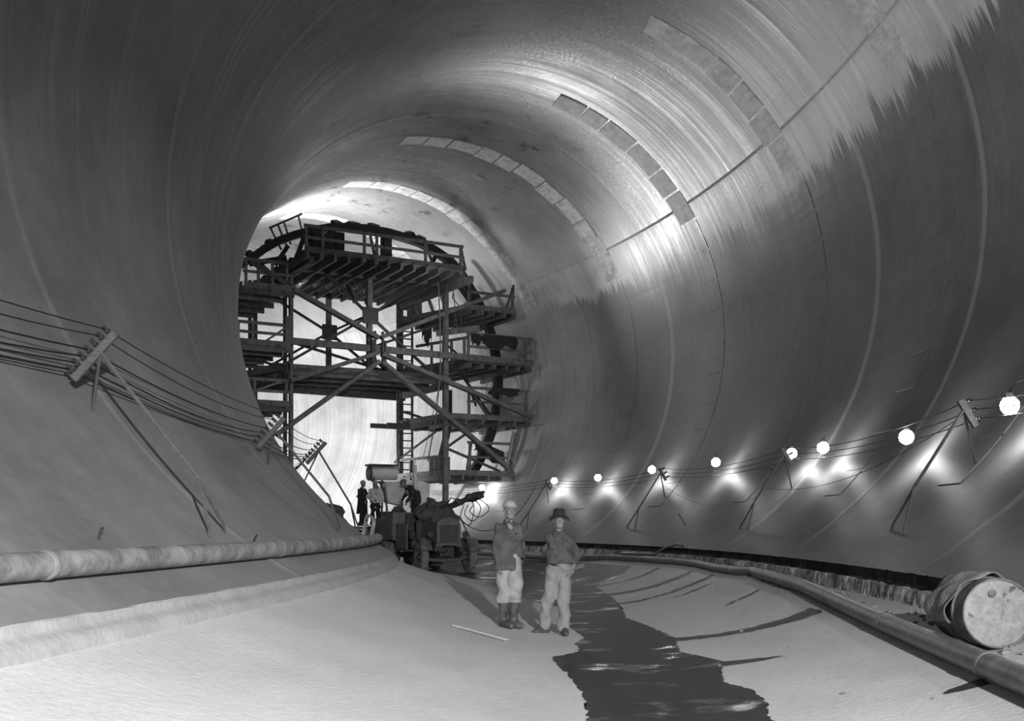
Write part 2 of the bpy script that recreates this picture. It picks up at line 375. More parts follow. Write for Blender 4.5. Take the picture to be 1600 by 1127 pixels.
LB = ['glowing lamp farthest along the right wall, beside the scaffold foot', 'glowing lamp at the farthest right bracket, above the capped man', 'glowing lamp midway along the far span of the lamp line', 'glowing lamp just left of the third bracket',
      'glowing lamp alone in the middle of the span between second and third brackets', 'glowing lamp touching the second bracket, the left one of a close pair', 'glowing lamp right one of the close pair, near the long pale joint', 'large glowing lamp just left of the nearest bracket', 'largest glowing lamp, cut by the right edge',
      'lamp on the near right wall beside the drum', 'lamp on the near right wall abreast of the camera', 'lamp on the right wall behind the camera']
for k, (s, th) in enumerate([(48.75, .918), (43.35, .933), (40.05, .929), (36.25, .947), (31.7, .941), (26.45, .921), (24.5, .919), (19.65, .888), (15.75, .907), (10.2, .86), (6.0, .86), (1.8, .86)]):
    p = wp(s, th, 7.12)
    t = thing('glowing_lamp', LB[k], 'lamp', p, 0, 'lamps strung along the right wall')
    q = MB(); q.ball((0, 0, 0), .125, 3); q.build('globe', M_BULB, t)
    q = MB(); q.lathe([(.03, .11), (.045, .12), (.045, .18), (.02, .2)], (0, 0, 0), n=12); q.build('socket', M_IRON, t)
    q = MB(); q.tube([(0, 0, .18), (.01, 0, .22), (.04, 0, .25)], .008, 5); q.build('cord', M_WIRE, t)
# ---------------------------------------------------------------- pipes, drum, planks, water
M_PIPE = mat('muddy_pipe', .26, .6, 0, .45, 3.2, .006, 20, dark=.09); M_PIPE2 = mat('grey_steel_pipe', .17, .45, .2, .4, 4, .003, 25)
def pipeline(name, label, path, r, m, sec, floorfn, group=None):
    # path of points, cut into sections with a coupling at every joint
    d = [0]
    for a, b in zip(path, path[1:]): d.append(d[-1]+(b-a).length)
    def at(x):
        i = min(max(int(np.searchsorted(d, x))-1, 0), len(path)-2); k = (x-d[i])/(d[i+1]-d[i]); return path[i].lerp(path[i+1], k)
    base = path[0]-Vector((0, 0, r)); t = thing(name, label, 'pipe', base)
    x = 0; rnd = random.Random(len(path))
    while x < d[-1]-.3:
        x1 = min(x+sec, d[-1]); n = max(2, int((x1-x)/.25))
        q = MB(); q.tube([at(x+(x1-x)*i/n)-base for i in range(n+1)], r, 18); q.build('pipe_section', m, t)
        if x1 < d[-1]-.1:
            a = at(x1-.05)-base; b = at(x1+.05)-base
            q = MB(); q.tube([a, a.lerp(b, .3), a.lerp(b, .7), b], r*1.08, 18, True, [r*1.02, r*1.1, r*1.1, r*1.02]); q.build('coupling', m, t)
        x = x1
    return t
pipeline('left_wall_pipe'.replace('left_wall_', 'water_'), 'thick muddy pipe lying on the ledge along the left wall', [wp(s, -.572, 7.50) for s in np.arange(2, 43.6, .5)], .105, M_PIPE, 6.1, None)
near = [(2.0, 2.95), (5, 3.0), (8.55, 3.03), (10.05, 3.06), (12.45, 3.12), (14.35, 3.2), (18.5, 3.45), (22.3, 3.6)]
pipeline('steel_pipe', 'straight grey steel pipe on the right floor running out past the drum', [fp(s, l, .105) for s, l in near], .105, M_PIPE2, 3.6, None)
far = [(22.45, 3.62), (22.9, 3.68), (23.65, 3.58), (25.6, 3.56), (27.3, 3.66), (29.1, 3.66), (32, 3.58), (34.5, 3.5), (37.2, 3.06), (40.5, 3.04), (47.0, 3.1)]
pipeline('steel_pipe', 'crooked thinner pipe along the foot of the right kerb, behind the standing men', [fp(s, l, .088) for s, l in far], .085, M_PIPE2, 4.2, None)
q = MB(); q.tube([wp(28.9, .53, 7.56), wp(29.5, .527, 7.52), pt(30.3, 3.74, 1.02), fp(31.0, 3.68, .21), fp(32.2, 3.6, .215), fp(33.5, 3.56, .21)], .035, 8)
tag(q.build('air_hose', M_PIPE2), 'thin grey hose curling off the right ledge down onto the crooked pipe', 'hose')
def lid_material():
    N = NT('scuffed_drum_lid'); tc = N.n('TexCoord').outputs['Object']
    a = N.noise(tc, 2.6, 4, .6, .6); b = N.noise(tc, 12, 6, .75); c = N.rng(b, .3, .7, .14, .3); c = N.math('MULTIPLY', c, N.rng(a, .55, .6, 1, .2)); N.put(N.grey(c), N.b.inputs['Base Color']); N.b.inputs['Roughness'].default_value = .6; N.bump(b, .008); return N.m
M_DRUM = mat('rusty_drum_steel', .10, .55, .3, .5, 6, .004, 30); M_LID = lid_material(); M_CANVAS = mat('grey_canvas', .16, .9, 0, .35, 8, .01, 30)
def drum():
    a = fp(10.15, 3.45); c0 = a+Vector((0, 0, .318)); c1 = fp(11.05, 3.42)+Vector((0, 0, .318)); ax = (c1-c0).normalized()
    t = thing('oil_drum', 'rusty steel drum lying on its side against the right kerb', 'drum', a); o = c0-a
    r = .305
    q = MB(); q.lathe([(r-.012, 0), (r, .004), (r, .02), (r-.012, .03), (r-.012, .28), (r+.004, .29), (r+.004, .31), (r-.012, .32), (r-.012, .56), (r+.004, .57), (r+.004, .59), (r-.012, .6), (r-.012, .86), (r, .87), (r, .89)], o, ax, 40, False); q.build('shell', M_DRUM, t)
    q = MB(); q.lathe([(.001, .028), (.12, .03), (.21, .026), (.285, .03), (.289, .004), (r, .004)], o, ax, 40, False); tag(q.build('lid', M_LID, t), 'pale scuffed round lid with a dark smear')
    x = ax.cross(Vector((0, 0, 1))).normalized(); z = x.cross(ax)
    q = MB(); q.lathe([(.028, 0), (.034, .004), (.034, .016), (.02, .018), (.001, .018)], o+ax*.026-x*.05+z*.17, -ax, 14); q.build('bung', M_DRUM, t)
    q = MB(); q.lathe([(r-.012, .87), (.001, .87)], o, ax, 40, False); q.build('back_lid', M_DRUM, t)
    # sacking thrown over the far end
    V = []; n, k = 26, 14; rnd = random.Random(2)
    for i in range(n+1):
        th = -1.9+i*(2.6/n)
        for j in range(k+1):
            u = j/k*.62; rr = r+.014+.016*math.sin(th*7+u*9)+.012*math.sin(u*23+th*3)+.006*rnd.random()
            V.append(c0+ax*(.27+u+.05*math.sin(th*3))+x*math.sin(th)*rr*1.02+z*math.cos(th)*rr)
    F = [(i*(k+1)+j, i*(k+1)+j+1, (i+1)*(k+1)+j+1, (i+1)*(k+1)+j) for i in range(n) for j in range(k)]
    o2 = mesh_obj('sacking', V, F, M_CANVAS, None, True); so = o2.modifiers.new('thick', 'SOLIDIFY'); so.thickness = .008
    tag(o2, 'crumpled grey sacking thrown over the top of the drum', 'sacking')
drum()
def board(name, a, b, wd, ht, m, label, cat, group=None):
    q = MB(); q.beam(a, b, wd, ht); return tag(q.build(name, m, None, .006), label, cat, group)
M_PALE = mat('pale_dusty_timber', .42, .85, 0, .25, 8, .004, 30, stretch=(1, 1, 1)); M_TIMB = mat('dark_wet_timber', .055, .65, 0, .5, 7, .006, 40)
board('wooden_lath', fp(15.6, -1.94, .025), fp(15.0, -1.17, .025), .05, .03, M_PALE, 'thin pale lath lying on the dusty floor left of the two men', 'lath')
def drape(name, outline, m, label, lift, seed, cat, sub=5, jit=.022):
    rnd = random.Random(seed); P = []
    n = len(outline)
    for i in range(n):
        a, b = outline[i], outline[(i+1) % n]; k = max(1, int(math.dist(a, b)/.07))
        for j in range(k):
            f_ = j/k; ed = jit*min(1, math.dist(a, b)); P.append((a[0]+(b[0]-a[0])*f_+rnd.uniform(-2.2*ed, 2.2*ed), a[1]+(b[1]-a[1])*f_+rnd.uniform(-ed, ed)))
    bm = bmesh.new(); vs = [bm.verts.new((p[0], p[1], 0)) for p in P]; f = bm.faces.new(vs); bmesh.ops.triangulate(bm, faces=[f])
    for _ in range(sub):
        long = [e for e in bm.edges if e.calc_length() > .5]
        if not long: break
        bmesh.ops.subdivide_edges(bm, edges=long, cuts=1); bmesh.ops.triangulate(bm, faces=list(bm.faces))
    V = [fp(v.co.x, v.co.y, lift) for v in bm.verts]; bm.verts.index_update(); F = [tuple(v.index for v in f.verts) for f in bm.faces]; bm.free()
    me = bpy.data.meshes.new(name); me.from_pydata(V, [], F); me.update(); me.materials.append(m)
    b2 = bmesh.new(); b2.from_mesh(me); bmesh.ops.recalc_face_normals(b2, faces=b2.faces)
    if sum(f.normal.z for f in b2.faces) < 0: bmesh.ops.reverse_faces(b2, faces=list(b2.faces))
    for f in b2.faces: f.smooth = True
    b2.to_mesh(me); b2.free()
    return tag(link(bpy.data.objects.new(name, me)), label, cat, kind='stuff')
def water_material():
    N = NT('muddy_water'); tc = N.n('TexCoord').outputs['Object']
    a = N.noise(tc, .9, 5, .6); b = N.noise(tc, 7, 4, .7); r = N.noise(N.scaled(tc, (1, .7, 1)), 5, 4, .6)
    N.put(N.grey(N.rng(b, .3, .7, .01, .04)), N.b.inputs['Base Color'])
    N.put(N.rng(a, .54, .62, .55, .2), N.b.inputs['Roughness']); N.b.inputs['Specular IOR Level'].default_value = .3
    N.bump(N.math('ADD', N.math('MULTIPLY', r, N.rng(a, .5, .6, .5, 1)), N.math('MULTIPLY', b, .5)), .007); return N.m
M_WATER = water_material()
stream = [(9.65, -.07), (10.8, -.13), (11.9, -.27), (13.75, -.55), (14.55, -.21), (15.55, -.26), (16.35, -.11), (17.95, -.31), (21.85, -.17), (23.2, -.5), (25.2, -.95), (29, -.95), (33.4, -.95), (37, -1.0), (42, -.9), (48, -.8),
          (48, 2.6), (43.45, 2.75), (39.05, 2.8), (35.2, 2.9), (31.6, 3.2), (30.7, 2.7), (28.6, 1.4), (26.4, .25), (23.85, .5), (22.7, .54), (21.4, .83), (19.6, .71), (17.95, .91), (15.9, 1.1), (14.2, 1.02), (12.9, 1.38), (11.35, 1.23), (10.6, 1.42), (9.85, 1.45), (9.3, 1.37), (6.5, 1.5), (4, 1.3), (4, -.1), (7, -.1)]
drape('muddy_stream', stream, M_WATER, 'dark shallow stream of muddy water down the middle of the floor', .006, 4, 'water')
RUN = {'seep running from the pipe behind the hatted man, farthest up the floor': [(28.25, 1.2, .15), (28.65, 2.39, .3), (29.5, 3.3, .2)],
       'seep crossing the floor right beside the hatted man': [(24.6, .2, .5), (25.4, .87, .55), (25.65, 1.86, .5), (26.45, 2.95, .45), (26.95, 3.4, .35)],
       'long thin seep below the bend of the pipe': [(22.7, .4, .3), (22.95, 1.25, .25), (24.0, 2.37, .4), (24.75, 3.1, .3), (25.1, 3.4, .2)],
       'short thin streak of seepage on the dry floor': [(22.5, 1.96, .03), (23.05, 2.44, .16), (23.7, 2.99, .05)],
       'short upper streak of seepage under the straight pipe': [(19.3, 2.32, .03), (20.0, 2.84, .18), (20.5, 3.2, .15)],
       'broad seep curving from the straight pipe to the stream': [(15.7, .9, .5), (15.55, 1.55, .35), (15.6, 2.16, .45), (15.8, 2.72, .6), (16.1, 3.1, .8)],
       'tapering seep reaching right from the stream': [(12.7, 1.1, .55), (12.65, 1.51, .35), (12.65, 1.78, .22), (12.65, 2.0, .03)],
       'small damp patch by the near end of the straight pipe': [(9.0, 2.66, .05), (9.05, 2.8, .22), (9.1, 3.0, .25)]}
for i, (lab, p) in enumerate(RUN.items()):
    up = [(s+w_/2, l) for s, l, w_ in p]; dn = [(s-w_/2, l) for s, l, w_ in reversed(p)]
    drape('water_seep', up+dn, M_WET, 'dark wet '+lab, .0045, 20+i, 'seep', 3, .035)
# ---------------------------------------------------------------- the travelling timber scaffold that fills the bore at the bend
M_OAK = mat('weathered_scaffold_timber', .14, .8, 0, .45, 5, .004, 30, stretch=(1, 1, 1)); M_OAK2 = mat('dark_scaffold_timber', .085, .8, 0, .5, 5, .004, 30)
M_LITP = mat('pale_timber', .30, .8, 0, .25, 6); M_STEEL = mat('dark_structural_steel', .05, .55, .4, .3, 6)
def scaffold():
    o = thing('travelling_scaffold', 'tall many-decked timber scaffold on steel frames filling the tunnel at the bend', 'scaffold', (-5.7003, 45.5, 0), math.radians(30))
    rnd = random.Random(11)
    def part(nm, a, b, wd, ht, m=None, up=(0, 0, 1), par=None, lab=None, bev=0):
        q = MB(); q.beam(a, b, wd, ht, up); p = q.build(nm, m or (M_OAK if rnd.random() < .6 else M_OAK2), par or o, bev)
        if lab: p['label'] = lab
        return p
    F = 4.5
    # frames: posts, beams, gussets and cross ties
    for b in (0, F):
        for a in (-3.25, 3.4):
            base = 1.12 if a < 0 else .42
            part('post', (a, b, base), (a, b, 11.75 if a > 0 else 11.9), .2 if a > 0 else .13, .2, M_OAK if b == 0 else M_OAK2)
            if a < 0: part('post', (a-.2, b+.1, base), (a-.2, b+.1, 11.9), .12, .13, M_STEEL)
        part('post', (0, b, 7.9 if b == 0 else 8.35), (0, b, 11.6), .2, .2)
        part('beam', (-3.5, b, 11.58), (3.75, b, 11.66), .2, .26, M_OAK)
        q = MB(); q.box((0, b-.12, 9.98), (.68, .05, .66)); q.build('gusset_plate', M_STEEL, o, .01)
        for x, z in ((-1.99 if b == 0 else -3.2, 11.6 if b == 0 else 12.3), (2.4 if b == 0 else 3.2, 11.75 if b == 0 else 11.7), (3.2, 7.55 if b == 0 else 7.7), (-3.6, 7.75)):
            part('tie_rod', (0, b-.06, 9.98), (x, b-.06, z if b == 0 else min(z, 11.6)), .1, .1, M_STEEL)
    part('beam', (-3.4, -.16, 8.7), (7.52, -.16, 8.6), .16, .26, M_OAK)
    part('beam', (-3.5, F, 7.46), (3.6, F, 7.38), .22, .34, M_OAK2)
    part('beam', (-5.2, F-.5, 7.5), (-3.3, F-.5, 7.48), .22, .3, M_OAK2)
    for a in (-3.25, 3.4):
        part('beam', (a, 0, 7.42), (a, F, 7.42), .2, .28, M_OAK); part('beam', (a, -2.3, 11.4), (a, F, 11.4), .2, .26)
        part('sill', (a, -.6, 1.02 if a < 0 else .5), (a, F+.6, 1.02 if a < 0 else .5), .3, .3, M_OAK2)
        for b in (.2, F-.3):
            q = MB(); z = 1.02 if a < 0 else .5
            q.lathe([(.05, -.09), (.2, -.09), (.2, -.04), (.17, -.03), (.17, .09), (.05, .09)], (a+.2, b, z-.1), (1, 0, 0), 16); q.build('wheel', M_STEEL, o)
    # the six great braces that meet in the middle of the near frame
    N = (.33, -.25)
    for (x, z), z0 in (((-3.25, 10.66), 9.1), ((6.06, 11.57), 9.12), ((-3.4, 7.15), 8.5), ((-3.95, 5.05), 8.15), ((7.4, 6.26), 8.45), ((6.2, 4.05), 8.15)):
        part('brace', (N[0]-.05 if x < 0 else N[0]+.05, N[1]-(.1 if z < 8 else 0), z0), (x, N[1]-(.1 if z < 8 else 0), z), .16, .27, M_OAK, (0, 1, 0))
    for a in (.12, .45, .02, .56): part('hanger', (a, -.3, 7.95), (a, -.3, 9.35 if a in (.12, .45) else 9.0), .08, .1, M_OAK2)
    # loose thinner members behind
    for A_, B_ in (((-3.2, F, 8.6), (-1.0, F, 8.0)), ((-3.2, .3, 8.75), (2.6, 2, 7.9)), ((.5, 1, 8.9), (4.3, 1.4, 10.4)), ((.6, 1.2, 8.6), (3.1, 3.5, 7.6)), ((4.7, 1.5, 8.4), (6.9, 2, 6.2)), ((3.3, F, 8.3), (4.6, 2, 6.3)), ((3.6, .2, 4.9), (5.6, .3, 6.2)),
                   ((3.5, 0, 4.8), (6.2, .4, 3.95)), ((3.2, F, 6.8), (5.0, F-.4, 6.3)), ((3.0, F-.2, 4.4), (4.8, F-1, 5.9)), ((4.4, .5, 8.4), (5.9, 2, 6.9))):
        part('tie_rod', A_, B_, .075, .1, M_OAK2)
    def deck(nm, quad, z, along, m, joists, gap=.03, drop=0.0, pw=.27, jz=.22, edge=True):
        # quad: four (a, b) corners: near-left, near-right, far-right, far-left; planks run along 'a' or 'b'
        nl, nr, fr, fl_ = [Vector((x, y, z)) for x, y in quad]
        if along == 'b': n = max(2, int(max((nr-nl).length, (fr-fl_).length)/(pw+gap)))
        else: n = max(2, int((fl_-nl).length/(pw+gap)))
        for i in range(n):
            if rnd.random() < drop: continue
            k = (i+.5)/n
            if along == 'b': a, b = nl.lerp(nr, k), fl_.lerp(fr, k)
            else: a, b = nl.lerp(fl_, k), nr.lerp(fr, k)
            d = (b-a).normalized(); a = a-d*rnd.uniform(0, .18); b = b+d*rnd.uniform(0, .12); a.z += rnd.uniform(0, .02); b.z += rnd.uniform(0, .02)
            part('plank', a, b, pw*rnd.uniform(.88, 1), .05, M_OAK if rnd.random() < .7 else M_OAK2)
        for i in range(joists):
            k = (i+.04)/(joists-.92)
            if along == 'b': a, b = nl.lerp(fl_, k), nr.lerp(fr, k)
            else: a, b = nl.lerp(nr, k), fl_.lerp(fr, k)
            d = (b-a).normalized(); dz = Vector((0, 0, -.03-jz/2)); part('joist', a-d*.12+dz, b+d*.12+dz, .1, jz)
        if edge:
            dz = Vector((0, -.06, .06)); part('edge_board', nl+dz, nr+dz, .05, .22, M_OAK); dz.y = 0; dz.x = -.06; part('edge_board', nl+dz, fl_+dz, .05, .22, M_OAK)
    deck('top', ((-3.5, -2.4), (2.98, -2.4), (3.5, F), (-3.4, F)), 11.68, 'a', M_OAK, 13, .07, .03, .26, .26, False)
    part('edge_board', (-3.5, -2.46, 11.72), (3.0, -2.46, 11.74), .05, .2)
    deck('mid', ((-3.3, .1), (3.3, .1), (3.3, F), (-3.4, F)), 7.68, 'b', M_OAK, 4, .02, 0, .27, .2)
    part('edge_board', (-3.3, F, 8.1), (3.3, F, 8.12), .06, .5, M_OAK); part('edge_board', (-3.2, 2.4, 8.0), (3.3, 2.6, 8.05), .05, .4, M_OAK2)
    deck('wing', ((4.5, 0), (6.72, 0), (6.95, F), (3.3, F)), 10.72, 'a', M_OAK, 5, .02, 0)
    deck('wing', ((4.47, 0), (7.48, 0), (7.6, F), (3.6, F)), 8.48, 'a', M_OAK, 6, .02, 0)
    deck('wing', ((3.5, 0), (7.48, 0), (7.55, F), (3.3, F)), 6.12, 'a', M_OAK, 6, .02, 0)
    deck('wing', ((3.5, 0), (6.66, 0), (6.9, F), (3.3, F)), 3.76, 'a', M_OAK, 6, .02, 0)
    deck('wing', ((-5.25, -.5), (-3.4, -.5), (-3.4, F), (-5.0, F)), 10.55, 'b', M_OAK2, 5, .03, 0)
    deck('wing', ((-5.7, -.3), (-3.4, -.3), (-3.4, F), (-5.5, F)), 8.45, 'b', M_OAK2, 5, .02, 0)
    deck('wing', ((-5.5, -.2), (-3.4, -.2), (-3.4, F), (-5.4, F)), 6.2, 'b', M_OAK2, 5, .02, 0)
    deck('wing', ((-4.9, -.2), (-3.4, -.2), (-3.4, F), (-4.8, F)), 4.1, 'b', M_OAK2, 4, .02, 0)
    # rails
    def rail(a, b, z, h, posts, mid=True, m=None, br=0):
        a, b = Vector((*a, z)), Vector((*b, z)); up = Vector((0, 0, h)); d = (b-a).normalized()
        part('rail', a+up-d*.08, b+up+d*.12, .05, .12, m or M_OAK)
        if mid: part('rail', a+up*.52-d*.08, b+up*.52+d*.1, .045, .11, m or M_OAK)
        for k in posts:
            p = a.lerp(b, k); part('rail_post', p-Vector((0, 0, .2)), p+up*1.04, .1, .08, m or M_OAK)
        if br: part('rail_brace', b-d*.75+Vector((0, 0, .05)), b+up*.95, .06, .08)
    rail((-3.5, -2.4), (2.86, -2.4), 11.72, .88, (0, .1, .36, .44, .76, 1)); part('rail_brace', (2.86, -2.4, 12.6), (3.1, -2.35, 11.7), .06, .1); part('rail_brace', (-.75, -2.35, 11.75), (-.95, -2.35, 12.55), .06, .1)
    part('rail_brace', (1.35, -2.35, 12.5), (1.7, -2.3, 11.8), .06, .1)
    q = MB(); q.box((-.28, -2.3, 12.14), (.42, .2, 1.1)); q.box((-.28, -2.44, 12.3), (.3, .06, .3)); q.build('hoist_block', M_STEEL, o, .02)
    q = MB(); q.box((-2.75, -1.9, 12.1), (.8, .6, .75)); q.box((-3.1, -1.6, 12.45), (.5, .4, .35)); q.lathe([(.05, 0), (.2, .02), (.2, .3), (.05, .32)], (-2.5, -1.9, 12.55), (1, 0, 0), 14); q.build('winch_housing', M_STEEL, o, .02)
    q = MB(); q.box((-1.95, -1.7, 12.2), (.35, .3, .95)); q.build('hoist_block', M_STEEL, o, .02)
    rail((4.5, 0), (6.6, 0), 10.8, .62, (0, 1), False); part('rail_post', (4.52, 0, 10.6), (4.52, 0, 11.95), .1, .1); part('rail_post', (6.25, 0, 10.75), (6.66, 0, 11.92), .08, .08); part('rail_post', (6.62, 0, 10.75), (6.66, 0, 11.92), .06, .06)
    rail((4.47, 0), (7.5, 0), 8.55, 1.12, (0, .92), True, None, 1); rail((3.62, 3.2), (4.43, .05), 8.5, 1.0, (.3, .7, .95), False); part('rail_brace', (4.1, 1.4, 9.4), (4.42, .3, 8.6), .06, .08)
    rail((4.5, 0), (7.3, 0), 6.2, 1.2, (0, .54, 1)); part('rail_brace', (4.5, 0, 7.3), (5.4, 0, 6.25), .06, .08)
    rail((4.5, 0), (6.62, 0), 3.84, 1.26, (.02, .98), True); part('rail_post', (4.35, -.02, 3.7), (4.6, -.02, 5.1), .09, .08); rail((3.2, F), (3.55, .2), 3.8, .72, (.3, .7), False)
    part('rail_post', (6.3, 0, 4.0), (6.68, 0, 5.65), .09, .1, M_LITP); part('rail_post', (6.5, .1, 4.0), (6.86, .1, 5.6), .07, .1)
    for k in range(4): part('panel_board', (3.35+.25*k, 1.2, 3.85), (3.35+.25*k, 1.2, 4.45+.1*(k % 2)), .22, .05, M_OAK, (0, 1, 0))
    rail((-5.2, -.5), (-3.5, -.5), 10.62, .95, (.02, .3, .62, .95)); part('rail_brace', (-5.0, -.5, 11.5), (-3.4, -.5, 10.7), .09, .18)
    rail((-5.5, -.3), (-3.45, -.3), 8.5, .75, (.05, .32, .98)); part('rail_post', (-3.5, -.3, 8.3), (-3.5, -.3, 9.6), .18, .14); part('rail_brace', (-4.4, -.3, 8.55), (-3.5, -.3, 9.2), .06, .08)
    rail((-5.3, -.2), (-3.45, -.2), 6.25, .9, (.05, .3, .97), True)
    part('edge_board', (-5.2, F, 7.6), (-3.4, .2, 7.75), .06, .22)
    # the curved ribs
    def arc(nm, pts, b, wd, ht):
        q = MB()
        for p, r_ in zip(pts, pts[1:]): q.beam((p[0], b, p[1]), (r_[0]+(r_[0]-p[0])*.04, b, r_[1]+(r_[1]-p[1])*.04), wd, ht, (0, 1, 0))
        return q.build(nm, M_STEEL, o)
    arc('curved_rib', [(.3+6.72*math.cos(t), 7.9+6.72*math.sin(t)) for t in np.linspace(-.66, .86, 26)], 2.0, .34, .3)
    arc('curved_rib', [(-5.05, 11.55), (-4.55, 11.93), (-4.1, 12.3), (-3.6, 12.63), (-2.95, 12.94), (-2.2, 13.22), (-1.5, 13.42), (-.7, 13.55), (.16, 13.58), (1.0, 13.55), (1.75, 13.45), (2.5, 13.32), (3.2, 13.05), (3.8, 12.75), (4.3, 12.35), (4.75, 11.7), (4.95, 11.1), (4.9, 10.75)], .5, .3, .36)
    q = MB()
    for x, z in ((-3.9, 12.55), (-1.2, 13.65), (-.5, 13.72), (.35, 13.74), (2.0, 13.6), (2.45, 13.5), (-4.7, 12.0)): q.ball((x, .5, z), (.3, .2, .14), 1, .25, int(x*10)); 
    c = q.build('grout_crust', M_STEEL, o); c['kind'] = 'stuff'
    arc('inner_rib', [(4.56, 7.5), (4.56, 6.4), (4.45, 5.5), (4.2, 4.6), (4.0, 3.9)], 2.0, .22, .24)
    for x0, x1, z0, z1 in ((-3.0, -2.5, 11.7, 13.05), (-1.7, -1.5, 11.7, 13.3), (.8, 1.0, 11.7, 13.5), (2.6, 3.3, 11.7, 13.1), (-3.7, -3.2, 11.7, 12.5), (-4.6, -3.4, 11.9, 10.9), (3.5, 4.75, 12.6, 11.2)):
        part('strut', (x0, .5, z0), (x1, .5, z1), .14, .16, M_STEEL)
    part('strut', (-2.6, .5, 11.8), (-1.2, .5, 12.9), .1, .16); part('strut', (-4.75, .4, 11.6), (-3.3, .4, 12.0), .12, .2, M_STEEL)
    for x, z in ((3.6, 10.9), (3.9, 10.9), (4.15, 10.9)): part('strut', (x, F-.5, z-.1), (x-.12+rnd.random()*.3, F-.5, 12.4), .14, .16, M_OAK)
    part('strut', (4.4, 3, 10.8), (3.9, 3.2, 12.3), .12, .14); part('strut', (4.9, 2.6, 10.8), (4.35, 2.8, 12.3), .12, .14)
    part('rail', (-3.45, 2, 13.5), (-2.1, 2, 14.25), .07, .09, M_STEEL)
    for x, zt, xb, zb in ((-3.4, 13.5, -3.1, 12.6), (-3.1, 13.68, -2.87, 12.75), (-2.85, 13.83, -2.7, 12.85), (-2.25, 14.15, -2.1, 12.95)): part('strut', (x, 2, zt), (xb, 1.6, zb), .06, .07, M_STEEL)
    # ladder on the far right post
    ld = bpy.data.objects.new('ladder', None); link(ld, o)
    for a in (3.12, 3.84): part('ladder_rail', (a, F-.3, 3.9), (a, F-.3, 11.8), .07, .1, M_OAK2, par=ld)
    z = 4.1
    while z < 11.7: part('rung', (3.1, F-.36, z), (3.86, F-.36, z), .07, .05, M_OAK2, par=ld); z += .325
    for x, y, z in ((3.2, F-1.0, 6.0), (2.6, F-.6, 5.98)): part('beam', (x-.9, y, z), (x+2.3, y-.4, z-.06), .14, .2, M_OAK2)
    part('loose_board', (4.05, 2.2, 9.95), (5.6, 1.1, 10.15), .04, .26, M_LITP, lab='pale board slung below the deck')  # board in a paler tone than the decking
    part('loose_board', (-1.0, -.2, 11.1), (-.72, -.1, 10.55), .24, .04, M_OAK2)
    for k in range(9):
        a = rnd.uniform(-3.1, 3.1); part('loose_board', (a, rnd.uniform(.4, 2), 7.76), (a+rnd.uniform(-.3, .9), rnd.uniform(2.6, 4.2), 7.8+rnd.uniform(0, .12)), .2, .05, M_OAK2)
    return o
scaf = scaffold(); SCM = Matrix.Translation((-5.7003, 45.5, 0))@Matrix.Rotation(math.radians(30), 4, 'Z')
def sl(a, b, z): return SCM@Vector((a, b, z))
M_CLOTH = mat('dark_work_cloth', .03, .95, 0, .5, 9, .012, 22); M_ROPE = mat('hemp_rope', .14, .9)
def hung_cloth(name, label, cat, a0, a1, z, b, drop, seed, slope=0):
    # a garment slung over a rail: two flaps with folds
    rnd = random.Random(seed); V = []; n, k = 16, 9; hem = [drop*(.6+.4*abs(math.sin(i*.27+seed))+.05*rnd.random()) for i in range(n+1)]
    for i in range(n+1):
        u = i/n
        for j in range(2*k+1):
            t = (j-k)/k; side = 1 if t > 0 else -1
            fold = .05*math.sin(u*11+seed)*abs(t)+.03*math.sin(u*23+seed*2)*abs(t)
            x = a0+(a1-a0)*(u+.06*math.sin(t*4+seed)*(.3+abs(t)))
            y = b+side*.04*min(1, abs(t)*5)+fold*side*.8+.05*t; zz = z+.085-hem[i]*abs(t)**1.1*(1 if side < 0 else .8)+slope*u
            V.append(sl(x, y, zz))
    m = 2*k+1; Fc = [(i*m+j, i*m+j+1, (i+1)*m+j+1, (i+1)*m+j) for i in range(n) for j in range(m-1)]
    o = mesh_obj(name, V, Fc, M_CLOTH, None, True); so = o.modifiers.new('thick', 'SOLIDIFY'); so.thickness = .02
    return tag(o, label, cat)
hung_cloth('hung_jacket', 'dark jacket spread wide over the rail of the longest wing deck', 'jacket', 5.15, 6.75, 9.62, 0, .62, 3)
hung_cloth('hung_jacket', 'small dark garment at the left end of the longest wing deck rail', 'jacket', 4.6, 5.0, 9.6, 0, .5, 5)
hung_cloth('hung_jacket', 'dark garment folded along the rail of the wing deck below the jackets', 'jacket', 5.55, 6.9, 7.38, 0, .36, 8)
hung_cloth('hung_jacket', 'dark coat sagging across the lowest wing deck rail', 'jacket', 4.85, 6.25, 5.16, .1, .7, 12, -.5)
hung_cloth('hung_jacket', 'dark coat hanging beside the right post above the middle beam', 'jacket', 3.05, 3.4, 10.2, 1.4, 1.1, 15)
def rope(pts, r, label, group='ropes hanging from the scaffold'):
    q = MB(); q.tube(pts, r, 5); return tag(q.build('rope', M_ROPE), label, 'rope', group)
rope([sl(2.6, -.9, 11.9), sl(2.75, -.8, 9.9), sl(2.8, -.75, 8.0), sl(2.65, -.7, 6.2), sl(2.3, -.6, 4.2)], .028, 'long rope hanging down in front of the right post')
rope([sl(3.05, -.9, 11.6), sl(2.9, -.8, 9.5), sl(2.7, -.7, 7.0), sl(2.1, -.6, 4.4)], .014, 'thin line beside the long rope in front of the right post')
rope([sl(4.1, .6, 11.4), sl(4.2, .6, 10.2), sl(4.35, .6, 9.75), sl(4.45, .6, 10.0), sl(4.4, .6, 10.6)], .02, 'looped rope dangling under the upper right wing deck')
rope([sl(.2, .4, 11.2), sl(.22, .4, 9.9), sl(.2, .4, 9.0)], .016, 'short rope hanging beside the middle gusset plate')
